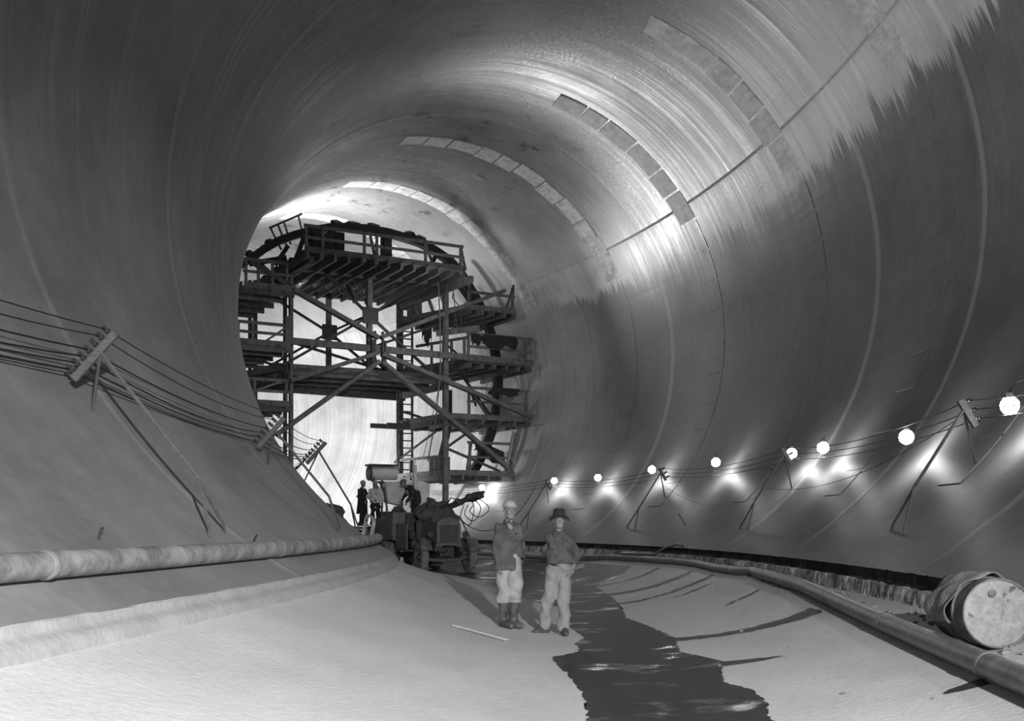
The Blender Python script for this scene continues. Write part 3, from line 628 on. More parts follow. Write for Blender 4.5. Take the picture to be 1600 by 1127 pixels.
rope([sl(4.6, 1.6, 12.3), sl(4.5, 1.5, 11.4), sl(4.9, 1.4, 10.95), sl(5.2, 1.4, 11.5), sl(5.1, 1.5, 12.4), sl(5.0, 1.6, 12.85), sl(4.75, 1.6, 12.6)], .03, 'heavy rope coil hung on the upper end of the curved rib')
# ---------------------------------------------------------------- figures: each body and garment is one smooth surface grown from a distance field
class SDF:
    def __init__(s, lo, hi, vox):
        s.lo = np.array(lo, float); s.vox = vox; s.n = np.ceil((np.array(hi)-s.lo)/vox).astype(int)+1
        s.d = np.full(s.n, .3, np.float32)
    def _win(s, lo, hi):
        a = np.clip(np.floor((np.array(lo)-s.lo)/s.vox).astype(int), 0, s.n); b = np.clip(np.ceil((np.array(hi)-s.lo)/s.vox).astype(int)+1, 0, s.n)
        sl_ = tuple(slice(i, j) for i, j in zip(a, b)); g = [s.lo[k]+np.arange(a[k], b[k])*s.vox for k in range(3)]
        return sl_, np.meshgrid(*g, indexing='ij')
    def _blend(s, sl_, d, k, sub=False):
        o = s.d[sl_]
        if o.size == 0: return
        if sub: d2 = -d; h = np.clip(.5-.5*(o-d2)/max(k, 1e-6), 0, 1) if k else 0; s.d[sl_] = np.maximum(o, d2) if not k else o*(1-h)+d2*h+k*h*(1-h)
        else:
            if k: h = np.clip(.5+.5*(o-d)/k, 0, 1); s.d[sl_] = o*(1-h)+d*h-k*h*(1-h)
            else: s.d[sl_] = np.minimum(o, d)
    def cone(s, a, b, ra, rb, k=.02, flat=1.0, sub=False, ax=1):
        a = np.array(a, float); b = np.array(b, float); m = max(ra, rb)+k+3*s.vox+.02
        sl_, G = s._win(np.minimum(a, b)-m, np.maximum(a, b)+m); P = [G[i].copy() for i in range(3)]
        aa, bb = a.copy(), b.copy()
        if flat != 1.0:
            c = (a[ax]+b[ax])/2; P[ax] = c+(P[ax]-c)/flat; aa[ax] = c+(a[ax]-c)/flat; bb[ax] = c+(b[ax]-c)/flat
        ab = bb-aa; L2 = max((ab**2).sum(), 1e-9)
        t = np.clip(sum((P[i]-aa[i])*ab[i] for i in range(3))/L2, 0, 1)
        d = np.sqrt(sum((P[i]-aa[i]-t*ab[i])**2 for i in range(3)))-(ra+(rb-ra)*t)
        s._blend(sl_, (d*min(1, flat if flat < 1 else 1)).astype(np.float32), k, sub); return s
    def ell(s, c, r, k=.02, sub=False, M=None):
        c = np.array(c, float); r = np.array(r, float); m = max(r)+k+3*s.vox+.02
        sl_, G = s._win(c-m, c+m); Q = [G[i]-c[i] for i in range(3)]
        if M is not None: Q = [sum(M[j][i]*Q[j] for j in range(3)) for i in range(3)]
        q = np.sqrt(sum((Q[i]/r[i])**2 for i in range(3)))
        d = (q-1)*min(r)
        s._blend(sl_, d.astype(np.float32), k, sub); return s
    def cut(s, p, nrm):                     # keep the side the normal points to
        g = [s.lo[k]+np.arange(s.n[k])*s.vox for k in range(3)]
        d = -((g[0]-p[0])[:, None, None]*nrm[0]+(g[1]-p[1])[None, :, None]*nrm[1]+(g[2]-p[2])[None, None, :]*nrm[2])
        s.d = np.maximum(s.d, d.astype(np.float32)); return s
    def wrinkle(s, amp, f=(22, 22, 12), seed=0):
        g = [s.lo[k]+np.arange(s.n[k])*s.vox for k in range(3)]; X, Y_, Z = g[0][:, None, None], g[1][None, :, None], g[2][None, None, :]
        w1 = np.sin(f[0]*X+f[2]*Z+2*np.sin(9*Z+seed)+seed)+.7*np.sin(f[1]*Y_-1.6*f[2]*Z+1.5*np.sin(13*X)+2*seed)+.5*np.sin(2.1*f[2]*Z+1.3*f[0]*X+3*np.sin(8*Y_+seed))
        s.d = s.d+(amp*w1).astype(np.float32)*(np.abs(s.d) < .06); return s
    def notch(s, c, yaw, x0, z0):           # open the front to the right of x0 below z0
        g = [s.lo[k]+np.arange(s.n[k])*s.vox for k in range(3)]; X, Y_, Z = (g[0]-c[0])[:, None, None], (g[1]-c[1])[None, :, None], (g[2]-c[2])[None, None, :]
        cs, sn = math.cos(yaw), math.sin(yaw); xl = X*cs+Y_*sn; yl = -X*sn+Y_*cs
        d = np.maximum(np.maximum(x0+.25*Z-xl, Z-z0+.25*(xl-x0)), yl-.03)+0*s.d; s.d = np.maximum(s.d, (-d).astype(np.float32)); return s
    def mesh(s):
        d = s.d; n = d.shape; sg = d < 0
        c = sum(sg[i:n[0]-1+i, j:n[1]-1+j, k:n[2]-1+k].astype(np.int8) for i in (0, 1) for j in (0, 1) for k in (0, 1))
        act = (c > 0) & (c < 8); idx = np.argwhere(act); ids = np.full(act.shape, -1, np.int32); ids[act] = np.arange(len(idx))
        acc = np.zeros((len(idx), 3)); cnt = np.zeros(len(idx))
        cor = [(i, j, k) for i in (0, 1) for j in (0, 1) for k in (0, 1)]
        for a in range(8):
            for b in range(a+1, 8):
                A, B = np.array(cor[a]), np.array(cor[b])
                if abs(A-B).sum() != 1: continue
                da = d[tuple((idx+A).T)]; db = d[tuple((idx+B).T)]; x = (da < 0) != (db < 0)
                t = np.where(x, da/np.where(x, da-db, 1), 0)
                acc += np.where(x[:, None], A+(B-A)*t[:, None], 0); cnt += x
        V = (idx+acc/cnt[:, None])*s.vox+s.lo
        Fq = []
        for ax in range(3):
            u, v = [(1, 2), (2, 0), (0, 1)][ax]
            e = np.zeros(3, int); e[ax] = 1
            hi = [n[0]-1, n[1]-1, n[2]-1]
            a0 = sg[tuple(slice(0, n[i]-1) if i == ax else slice(1, n[i]-1) for i in range(3))]
            a1 = sg[tuple(slice(1, n[i]) if i == ax else slice(1, n[i]-1) for i in range(3))]
            q = np.argwhere(a0 != a1); fl_ = a0[tuple(q.T)]
            q = q+np.array([0 if i == ax else 1 for i in range(3)])
            eu = np.zeros(3, int); eu[u] = 1; ev = np.zeros(3, int); ev[v] = 1
            f = np.stack([ids[tuple((q-eu-ev).T)], ids[tuple((q-ev).T)], ids[tuple(q.T)], ids[tuple((q-eu).T)]], 1)
            f[~fl_] = f[~fl_][:, ::-1]; Fq.append(f)
        return V, np.concatenate(Fq)
    def build(s, name, m, parent):
        V, F = s.mesh(); me = bpy.data.meshes.new(name)
        me.vertices.add(len(V)); me.vertices.foreach_set('co', V.astype(np.float32).ravel())
        me.loops.add(len(F)*4); me.loops.foreach_set('vertex_index', F.astype(np.int32).ravel())
        me.polygons.add(len(F)); me.polygons.foreach_set('loop_start', np.arange(0, len(F)*4, 4, dtype=np.int32)); me.polygons.foreach_set('use_smooth', np.ones(len(F), bool))
        me.update(calc_edges=True); me.validate(); me.materials.append(m)
        return link(bpy.data.objects.new(name, me), parent)
M_SKIN = mat('weathered_skin', .18, .6, 0, .12, 14); M_HAIR = mat('dark_hair', .02, .7); M_EYE = mat('dark_eye', .06, .4)
def V3(*a): return np.array(a, float)
def rotz(v, a): c, s = math.cos(a), math.sin(a); return V3(v[0]*c-v[1]*s, v[0]*s+v[1]*c, v[2])
def hand(S, wrist, direction, palm_n, thumb_dir, curl=.5, k=.006):
    w = V3(*wrist); d = V3(*direction); d /= np.linalg.norm(d); nrm = V3(*palm_n); nrm -= d*nrm.dot(d); nrm /= np.linalg.norm(nrm); sd = V3(*thumb_dir); sd -= d*sd.dot(d); sd -= nrm*sd.dot(nrm); sd /= np.linalg.norm(sd)
    for u in (-.027, -.009, .009, .027): S.cone(w+d*.01+sd*u*.7, w+d*.085+sd*u, .016, .0135, .01)
    for u, L in ((.030, .072), (.0105, .082), (-.0095, .076), (-.029, .058)):
        p = w+d*.088+sd*u; q = d
        for seg in range(3):
            a = curl*(.5+.45*seg); q2 = d*math.cos(a)+nrm*math.sin(a); e = p+q2*L*(.42, .32, .26)[seg]
            S.cone(p, e, .0105-.0008*seg, .0097-.0008*seg, .003); p = e
    p = w+d*.025+sd*.03; e = p+(d*.62+sd*.72+nrm*.2)/np.linalg.norm(d*.62+sd*.72+nrm*.2)*.045; S.cone(p, e, .014, .0115, .008); S.cone(e, e+(d*.9+sd*.25+nrm*.3)*.032, .0112, .0095, .003)
def head(S, c, yaw, tilt=0, k=.012):
    # c: centre of the skull; the face looks along -y before yaw
    f = lambda x, y, z: c+rotz(V3(x, y, z), yaw)
    Mr = [[math.cos(yaw), -math.sin(yaw), 0], [math.sin(yaw), math.cos(yaw), 0], [0, 0, 1]]
    S.ell(f(0, .012, .03), (.077, .096, .092), k, M=Mr); S.ell(f(0, -.018, -.035), (.062, .074, .088), .03, M=Mr)
    S.ell(f(0, -.052, -.098), (.036, .032, .024), .03, M=Mr)                                 # chin
    S.cone(f(-.055, .0, -.07), f(-.028, -.05, -.10), .02, .018, .02); S.cone(f(.055, .0, -.07), f(.028, -.05, -.10), .02, .018, .02)
    S.cone(f(-.04, -.076, .022), f(.04, -.076, .022), .012, .012, .014)                      # brow
    S.ell(f(-.031, -.09, .0), (.015, .011, .009), .012, True, Mr); S.ell(f(.031, -.09, .0), (.017, .013, .011), .012, True, Mr)
    S.cone(f(0, -.083, .012), f(0, -.108, -.032), .009, .013, .01); S.ell(f(0, -.1, -.038), (.018, .012, .009), .006, M=Mr)
    S.cone(f(-.042, -.07, -.03), f(-.03, -.075, -.045), .016, .014, .02); S.cone(f(.042, -.07, -.03), f(.03, -.075, -.045), .016, .014, .02)
    S.cone(f(-.02, -.088, -.066), f(.02, -.088, -.066), .008, .008, .006); S.cone(f(-.022, -.098, -.0655), f(.022, -.098, -.0655), .0035, .0035, .002, 1, True)
    for sx in (-1, 1): S.ell(f(sx*.079, .012, -.01), (.010, .02, .032), .008, M=Mr)
    return f
def figure(root, J, vox=.009, skin=M_SKIN):
    lo, hi = J['lo'], J['hi']; S = SDF(lo, hi, vox); yaw = J.get('yaw', 0); c = V3(*J['head'])
    f = head(S, c, yaw)
    nb = V3(*J['neck']); S.cone(c+rotz(V3(0, .03, -.07), yaw), nb, .053, .06, .025)
    hipc = (V3(*J['hips'][0])+V3(*J['hips'][1]))/2
    S.cone(nb-V3(0, 0, .05), nb-V3(0, 0, .25), .07, .08, .04); S.cone(nb-V3(0, 0, .25), hipc, .08, .08, .04)
    for i in (0, 1):
        S.cone(nb-V3(0, 0, .06), J['sh'][i], .06, .05, .03); S.cone(J['sh'][i], J['el'][i], .037, .032, .02); S.cone(J['el'][i], J['wr'][i], .032, .026, .02)
        hd = J['hand'][i]; hand(S, J['wr'][i], *hd)
        S.cone(J['hips'][i], J['kn'][i], .075, .05, .03); S.cone(J['kn'][i], J['an'][i], .05, .035, .02); an_, to_ = V3(*J['an'][i]), V3(*J['toe'][i]); S.cone(an_, an_*.75+to_*.25-V3(0, 0, .012), .034, .024, .02)
    S.build('body', skin, root)
    for sx in (-1, 1):
        q = MB(); q.ball(f(sx*.031, -.076, .0), (.011, .009, .006), 2); q.build('eye', M_EYE, root)
        q = MB(); q.tube([f(sx*.014, -.093, .021), f(sx*.03, -.094, .026), f(sx*.046, -.084, .02)], .0032, 6); q.build('eyebrow', M_HAIR, root)
    H = SDF(c-.16, c+.16, .008); Mr = [[math.cos(yaw), -math.sin(yaw), 0], [math.sin(yaw), math.cos(yaw), 0], [0, 0, 1]]
    H.ell(f(0, .022, .036), (.081, .094, .094), .0, M=Mr); H.ell(f(0, -.075, -.03), (.09, .075, .1), .01, True, Mr); H.cut(f(0, 0, -.055), (0, 0, 1))
    H.build('hair', M_HAIR, root)
    return f
def garment(J, vox): return SDF(J['lo'], J['hi'], vox)
def top_garment(root, J, m, name, hem, rs=1.0, vox=.01, collar=True, wr=.012, seed=0, sleeve_end=.93, hemflare=0, neckcut=.075):
    S = garment(J, vox); nb = V3(*J['neck']); hipc = (V3(*J['hips'][0])+V3(*J['hips'][1]))/2; s0, s1 = V3(*J['sh'][0]), V3(*J['sh'][1]); mid = (s0+s1)/2
    up = nb-V3(0, 0, .1); half = (s1-s0)*.5
    for a in (-.5, .5): S.cone(mid+half*a*1.0-V3(0, 0, .11), hipc+V3(0, 0, .16)+half*a*.55, .125*rs, .115*rs, .05, .82)
    S.cone(hipc+V3(0, 0, .18)-half*.35, hipc-half*.45+V3(0, 0, hem-.02), .13*rs, .135*rs+hemflare, .05, .95); S.cone(hipc+V3(0, 0, .18)+half*.35, hipc+half*.45+V3(0, 0, hem-.02), .13*rs, .135*rs+hemflare, .05, .95)
    S.cone(nb+V3(0, .015, -.045), s0+V3(0, 0, -.005), .07, .06*rs, .04); S.cone(nb+V3(0, .015, -.045), s1+V3(0, 0, -.005), .07, .06*rs, .04); S.cone(nb+V3(0, .01, -.015), nb-V3(0, 0, .1), .07, .1, .04)
    for i in (0, 1):
        sh, el, w_ = V3(*J['sh'][i]), V3(*J['el'][i]), V3(*J['wr'][i]); S.cone(sh, el, .062*rs, .053*rs, .03); S.cone(el, el+(w_-el)*sleeve_end, .053*rs, .045*rs, .02)
        e = el+(w_-el)*sleeve_end; S.cone(e-(w_-el)*.1, e, .049*rs, .05*rs, .01)
    S.wrinkle(wr, seed=seed)
    # neckline: a V left open below the throat, and a flat cut at the hem
    f = lambda x, y, z: nb+rotz(V3(x, y, z), J.get('byaw', 0))
    S.cone(f(0, -.06, .05), f(0, -.125, -neckcut*.55), .03, .008, .01, 1, True); S.cone(nb+V3(0, 0, .03), nb+V3(0, 0, .16), .062, .09, .0, 1, True)
    return S, f, hipc
def collar(root, J, m, f, open_=.06):
    for sx in (-1, 1):
        q = MB(); pts = [f(sx*.012, .072, .045), f(sx*.05, .05, .045), f(sx*.07, .0, .03), f(sx*.06, -.05, .0), f(sx*(.03+open_*.2), -.088, -.045)]
        lw = [f(sx*.012, .085, .0), f(sx*.06, .062, -.005), f(sx*.09, .0, -.01), f(sx*.092, -.06, -.04), f(sx*.075, -.105, -.09)]
        V = []
        for a, b in zip(pts, lw): V += [Vector(a), Vector(b)]
        n = len(pts); Fc = [(2*i, 2*i+2, 2*i+3, 2*i+1) for i in range(n-1)]
        o = mesh_obj('collar', V, Fc, m, root, True); so = o.modifiers.new('thick', 'SOLIDIFY'); so.thickness = .012; so.offset = 0
def trousers(root, J, m, end=0.94, r=(.098, .085, .08), vox=.01, wr=.012, seed=3, waist=.1):
    S = garment(J, vox); h0, h1 = V3(*J['hips'][0]), V3(*J['hips'][1]); hc = (h0+h1)/2
    S.cone(h0*.65+hc*.35+V3(0, 0, .03), h1*.65+hc*.35+V3(0, 0, .03), .12, .12, .04, .9); S.cone(hc+V3(-.035, 0, .04), hc+V3(-.03, 0, waist), .115, .112, .03, .85); S.cone(hc+V3(.035, 0, .04), hc+V3(.03, 0, waist), .115, .112, .03, .85)
    for i in (0, 1):
        k_, a_ = V3(*J['kn'][i]), V3(*J['an'][i]); S.cone(J['hips'][i], k_, r[0]+.012, r[1], .03); e = k_+(a_-k_)*end; S.cone(k_, e, r[1], r[2], .02)
    S.wrinkle(wr, (16, 16, 10), seed); S.cut(hc+V3(0, 0, waist), (0, 0, -1))
    z = min(J['an'][0][2], J['an'][1][2]); S.cut((0, 0, max(.02, J.get('cuff', .07))), (0, 0, 1))
    return S.build('trousers', m, root)
def shoe(root, an, toe, m, name='shoe', vox=.008, tall=None, kn=None, z0=0.0):
    an, toe = V3(*an), V3(*toe); pad = .16
    lo = np.minimum(an, toe)-pad; hi = np.maximum(an, toe)+pad
    if tall is not None: hi = np.maximum(hi, V3(*tall)+.12); lo = np.minimum(lo, V3(*tall)-.12)
    S = SDF(lo, hi, vox); d = toe-an; d[2] = 0; d /= np.linalg.norm(d); sole = z0
    heel = an-d*.045; heel[2] = sole+.04; ball = an+d*.14; ball[2] = sole+.042; tip = an+d*.205; tip[2] = sole+.038
    S.cone(heel, ball, .041, .046, .02); S.cone(ball, tip, .046, .034, .02); S.cone(an+V3(0, 0, .0), an+d*.09-V3(0, 0, an[2]-sole-.062), .05, .047, .03); S.cone(an, heel, .045, .042, .02)
    if tall is not None: S.cone(an, tall, .06, .078, .03); S.wrinkle(.004, (18, 18, 16), 2); S.cut(V3(*tall), (0, 0, -1))
    S.cut((0, 0, sole), (0, 0, 1)); return S.build(name, m, root)
def belt(root, c, ax, ay, z, m, byaw=0):
    q = MB(); V = []; n = 32
    for i in range(n):
        a = 2*PI*i/n
        for dz, k in ((-.02, 1), (.02, 1), (.02, .9), (-.02, .9)): V.append(V3(c[0], c[1], z+dz)+rotz(V3(math.cos(a)*ax*k, math.sin(a)*ay*k, 0), byaw))
    q.add(V, [(i*4+j, i*4+(j+1) % 4, ((i+1) % n)*4+(j+1) % 4, ((i+1) % n)*4+j) for i in range(n) for j in range(4)], True)
    b = q.build('belt', m, root); return b
# ---- the man in the dark hat
M_HAT = mat('dark_felt', .018, .9); M_SHIRT = mat('grey_work_shirt', .062, .9, 0, .35, 10); M_TRS = mat('pale_work_trousers', .2, .9, 0, .22, 9); M_BELT = mat('dark_leather', .02, .5); M_SHOE = mat('dusty_dark_shoe', .06, .7, 0, .6, 18); M_WHITE = mat('white_undershirt', .5, .9)
p2 = pt(16.75, -.56); g2 = floor_up(-.56)
def man_with_hat():
    t = thing('person', 'man in dark felt hat, grey shirt and belted pale trousers, one hand at hip', 'person', (p2.x, p2.y, g2+.002), 0)
    J = dict(lo=(-.5, -.42, -.02), hi=(.62, .42, 1.9), head=(.072, -.02, 1.675), yaw=.05, neck=(.075, .02, 1.5), sh=((-.07, .02, 1.40), (.22, .0, 1.395)), el=((-.135, .15, 1.17), (.355, .07, 1.16)), wr=((0.0, .2, 1.0), (.265, -.07, .975)),
             hand=(((.9, .1, -.35), (0, -1, .3), (0, -.3, 1), .7), ((-.5, -.1, -.85), (-.8, .3, 0), (0, -1, 0), .35)),
             hips=((-.01, .02, .93), (.165, .02, .93)), kn=((-.105, -.05, .5), (.145, -.07, .5)), an=((-.14, .06, .1), (.135, -.14, .1)), toe=((-.32, -.1, .04), (.16, -.38, .04)), cuff=.055)
    f = figure(t, J)
    S, fc, hc = top_garment(t, J, M_SHIRT, 'shirt', .1, 1.0, seed=1); S.cut((0, 0, hc[2]+.1), (0, 0, 1)); S.build('shirt', M_SHIRT, t); collar(t, J, M_SHIRT, fc)
    q = MB(); nb = V3(*J['neck']); q.ball(nb+V3(0, -.066, -.05), (.02, .02, .025), 2); q.build('undershirt', M_WHITE, t)
    for k in range(5): q = MB(); q.lathe([(.001, -.004), (.008, -.004), (.008, .004), (.001, .004)], nb+V3(.0, -.128-.006*min(k, 3), -.13-.085*k), (0, 1, 0), 8); q.build('button', M_BELT, t)
    for sx in (-1, 1): q = MB(); q.box(nb+V3(sx*.095, -.118, -.2), (.1, .012, .11)); q.build('pocket', M_SHIRT, t, .004)
    trousers(t, J, M_TRS, 1.0, (.096, .09, .088), seed=4, waist=.105); belt(t, hc, .152, .112, hc[2]+.085, M_BELT)
    q = MB(); q.box(hc+V3(0, -.116, .085), (.045, .012, .036)); q.build('buckle', M_STEEL, t, .003)
    for i in (0, 1): shoe(t, J['an'][i], J['toe'][i], M_SHOE)
    c = V3(*J['head']); Mr = [[1, 0, 0], [0, .97, -.2], [0, .2, .97]]
    H = SDF(c-.24, c+.24, .008)
    H.ell(c+V3(0, .012, .085), (.09, .108, .078), .01); H.cone(c+V3(-.045, .02, .128), c+V3(.045, .02, .128), .038, .038, .03); H.cone(c+V3(0, -.06, .175), c+V3(0, .06, .175), .014, .014, .02, 1, True)
    H.cut(c+V3(0, 0, .055), (0, .12, 1)); n = 28
    for i in range(n):
        a = 2*PI*i/n; b = 2*PI*(i+1)/n
        dz = lambda w_: -.055*abs(math.cos(w_))**2+.006*math.sin(w_)+(-.012 if math.sin(w_) < 0 else .006)
        for rr in (.1, .122, .142): H.cone(c+V3(math.cos(a)*rr*1.0, .012+math.sin(a)*rr*1.12, .07+dz(a)*(rr-.08)/.05), c+V3(math.cos(b)*rr, .012+math.sin(b)*rr*1.12, .07+dz(b)*(rr-.08)/.05), .0095, .0095, .01)
    H.build('felt_hat', M_HAT, t)
man_with_hat()
# ---- the man in the light cap
M_CAP = mat('light_cap_cloth', .32, .85, 0, .12, 12); M_JAC = mat('faded_jacket', .068, .9, 0, .4, 9); M_TRS2 = mat('pale_dusty_trousers', .27, .9, 0, .18, 9); M_BOOT = mat('muddy_rubber_boots', .07, .5, 0, .75, 7)
p1 = pt(16.9, -1.23); g1 = floor_up(-1.23)
def man_with_cap():
    t = thing('person', 'man in light cap, open dark jacket and tall muddy boots, arm hanging at his side', 'person', (p1.x, p1.y, g1+.002), 0); t.scale = (1.05, 1.05, 1.05)
    y = .55
    J = dict(lo=(-.42, -.42, -.02), hi=(.42, .42, 1.86), head=(.01, -.03, 1.665), yaw=.35, byaw=y, neck=(0, .02, 1.49), sh=((-.145, -.05, 1.395), (.125, .09, 1.405)), el=((-.2, -.03, 1.12), (.165, .19, 1.13)), wr=((-.15, -.13, .84), (.14, .14, .87)),
             hand=(((.25, -.1, -.95), (.9, .35, .2), (.3, -1, 0), .55), ((-.1, -.3, -.95), (-.9, .2, 0), (-.3, -1, 0), .5)),
             hips=((-.085, -.03, .92), (.08, .05, .92)), kn=((-.075, -.11, .49), (.09, -.04, .48)), an=((-.085, .0, .11), (.055, .07, .11)), toe=((.08, -.24, .04), (.24, -.14, .04)), cuff=.36)
    f = figure(t, J)
    S, fc, hc = top_garment(t, J, M_JAC, 'jacket', -.1, 1.08, seed=5, hemflare=.035, neckcut=.1); S.cut((0, 0, hc[2]-.1), (0, 0, 1))
    # the front hangs open below the chest: a wedge is cut away on the right of the buttons
    a = hc+rotz(V3(.05, -.2, .16), y); S.notch(hc, y, .02, .1); S.build('jacket', M_JAC, t); collar(t, J, M_JAC, fc, .2)
    for k in range(3): q = MB(); q.lathe([(.001, -.005), (.01, -.005), (.01, .005), (.001, .005)], V3(*J['neck'])+rotz(V3(.03, -.148, -.16-.1*k), y), rotz(V3(0, 1, 0), y), 8); q.build('button', M_BELT, t)
    trousers(t, J, M_TRS2, .55, (.1, .095, .1), seed=7, waist=.13)
    for i in (0, 1): shoe(t, J['an'][i], J['toe'][i], M_BOOT, 'rubber_boot', tall=V3(*J['an'][i])+(V3(*J['kn'][i])-V3(*J['an'][i]))*.78)
    c = V3(*J['head']); H = SDF(c-.22, c+.22, .008); yw = J['yaw']; Mr = [[math.cos(yw), -math.sin(yw), 0], [math.sin(yw), math.cos(yw), 0], [0, 0, 1]]
    H.ell(c+rotz(V3(0, .014, .062), yw), (.093, .114, .082), 0, M=Mr); H.cut(c+rotz(V3(0, 0, .03), yw), (0, .18, 1))
    for k in range(9):
        u = (k-4)/4; H.cone(c+rotz(V3(u*.07, -.07-.02*(1-u*u), .055), yw), c+rotz(V3(u*.062, -.1-.04*(1-u*u), .034), yw), .009, .007, .008)
    H.build('cap', M_CAP, t)
man_with_cap()
# ---------------------------------------------------------------- the truck that faces the camera under the scaffold
M_TRK = mat('dull_truck_paint', .12, .6, .1, .4, 5, .003, 30); M_TYRE = mat('muddy_tyre', .17, .85, 0, .5, 8, .006, 40); M_TRKD = mat('grimy_dark_metal', .055, .6, .2, .5, 7)
M_TARP = mat('dark_tarpaulin', .08, .85, 0, .45, 5, .02, 12)
def wheel(t, x, y, r, wd, name='wheel'):
    w_ = bpy.data.objects.new(name, None); link(w_, t); w_.location = (x, y, r)
    q = MB(); q.lathe([(r*.66, -wd/2), (r*.9, -wd/2), (r*.985, -wd*.38), (r, -wd*.2), (r, wd*.2), (r*.985, wd*.38), (r*.9, wd/2), (r*.66, wd/2)], (0, 0, 0), (1, 0, 0), 32, False)
    for k in range(28):
        a = 2*PI*k/28; q.box((0, math.cos(a)*r*.995, math.sin(a)*r*.995), (wd*.7, .035, .022), Matrix.Rotation(a, 3, 'X'))
    q.build('tyre', M_TYRE, w_)
    q = MB(); q.lathe([(r*.56, -wd*.45), (r*.68, -wd*.5), (r*.68, wd*.5), (r*.56, wd*.45), (r*.56, -wd*.45)], (0, 0, 0), (1, 0, 0), 28, False); q.build('rim', M_TRK, w_)
    for k in range(8):
        a = 2*PI*k/8; q = MB(); q.beam((0, math.cos(a)*.08, math.sin(a)*.08), (0, math.cos(a)*r*.6, math.sin(a)*r*.6), .06, .07, (1, 0, 0)); q.build('spoke', M_TRK, w_)
    q = MB(); q.lathe([(.001, -wd*.55), (.09, -wd*.55), (.11, -wd*.35), (.11, wd*.35), (.09, wd*.55), (.001, wd*.55)], (0, 0, 0), (1, 0, 0), 16, False); q.build('hub', M_TRKD, w_)
    return w_
def smooth_path(P, n=6):
    P = [Vector(p) for p in P]; out = []
    for i in range(len(P)-1):
        a, b, c, d = P[max(i-1, 0)], P[i], P[i+1], P[min(i+2, len(P)-1)]
        for k in range(n):
            u = k/n; out.append(.5*((2*b)+(c-a)*u+(2*a-5*b+4*c-d)*u*u+(3*b-a-3*c+d)*u**3))
    return out+[P[-1]]
def lumps(q, pts, jit=.18, seed=1):
    for i, (c, r) in enumerate(pts): q.ball(c, r, 2, jit, seed+i)
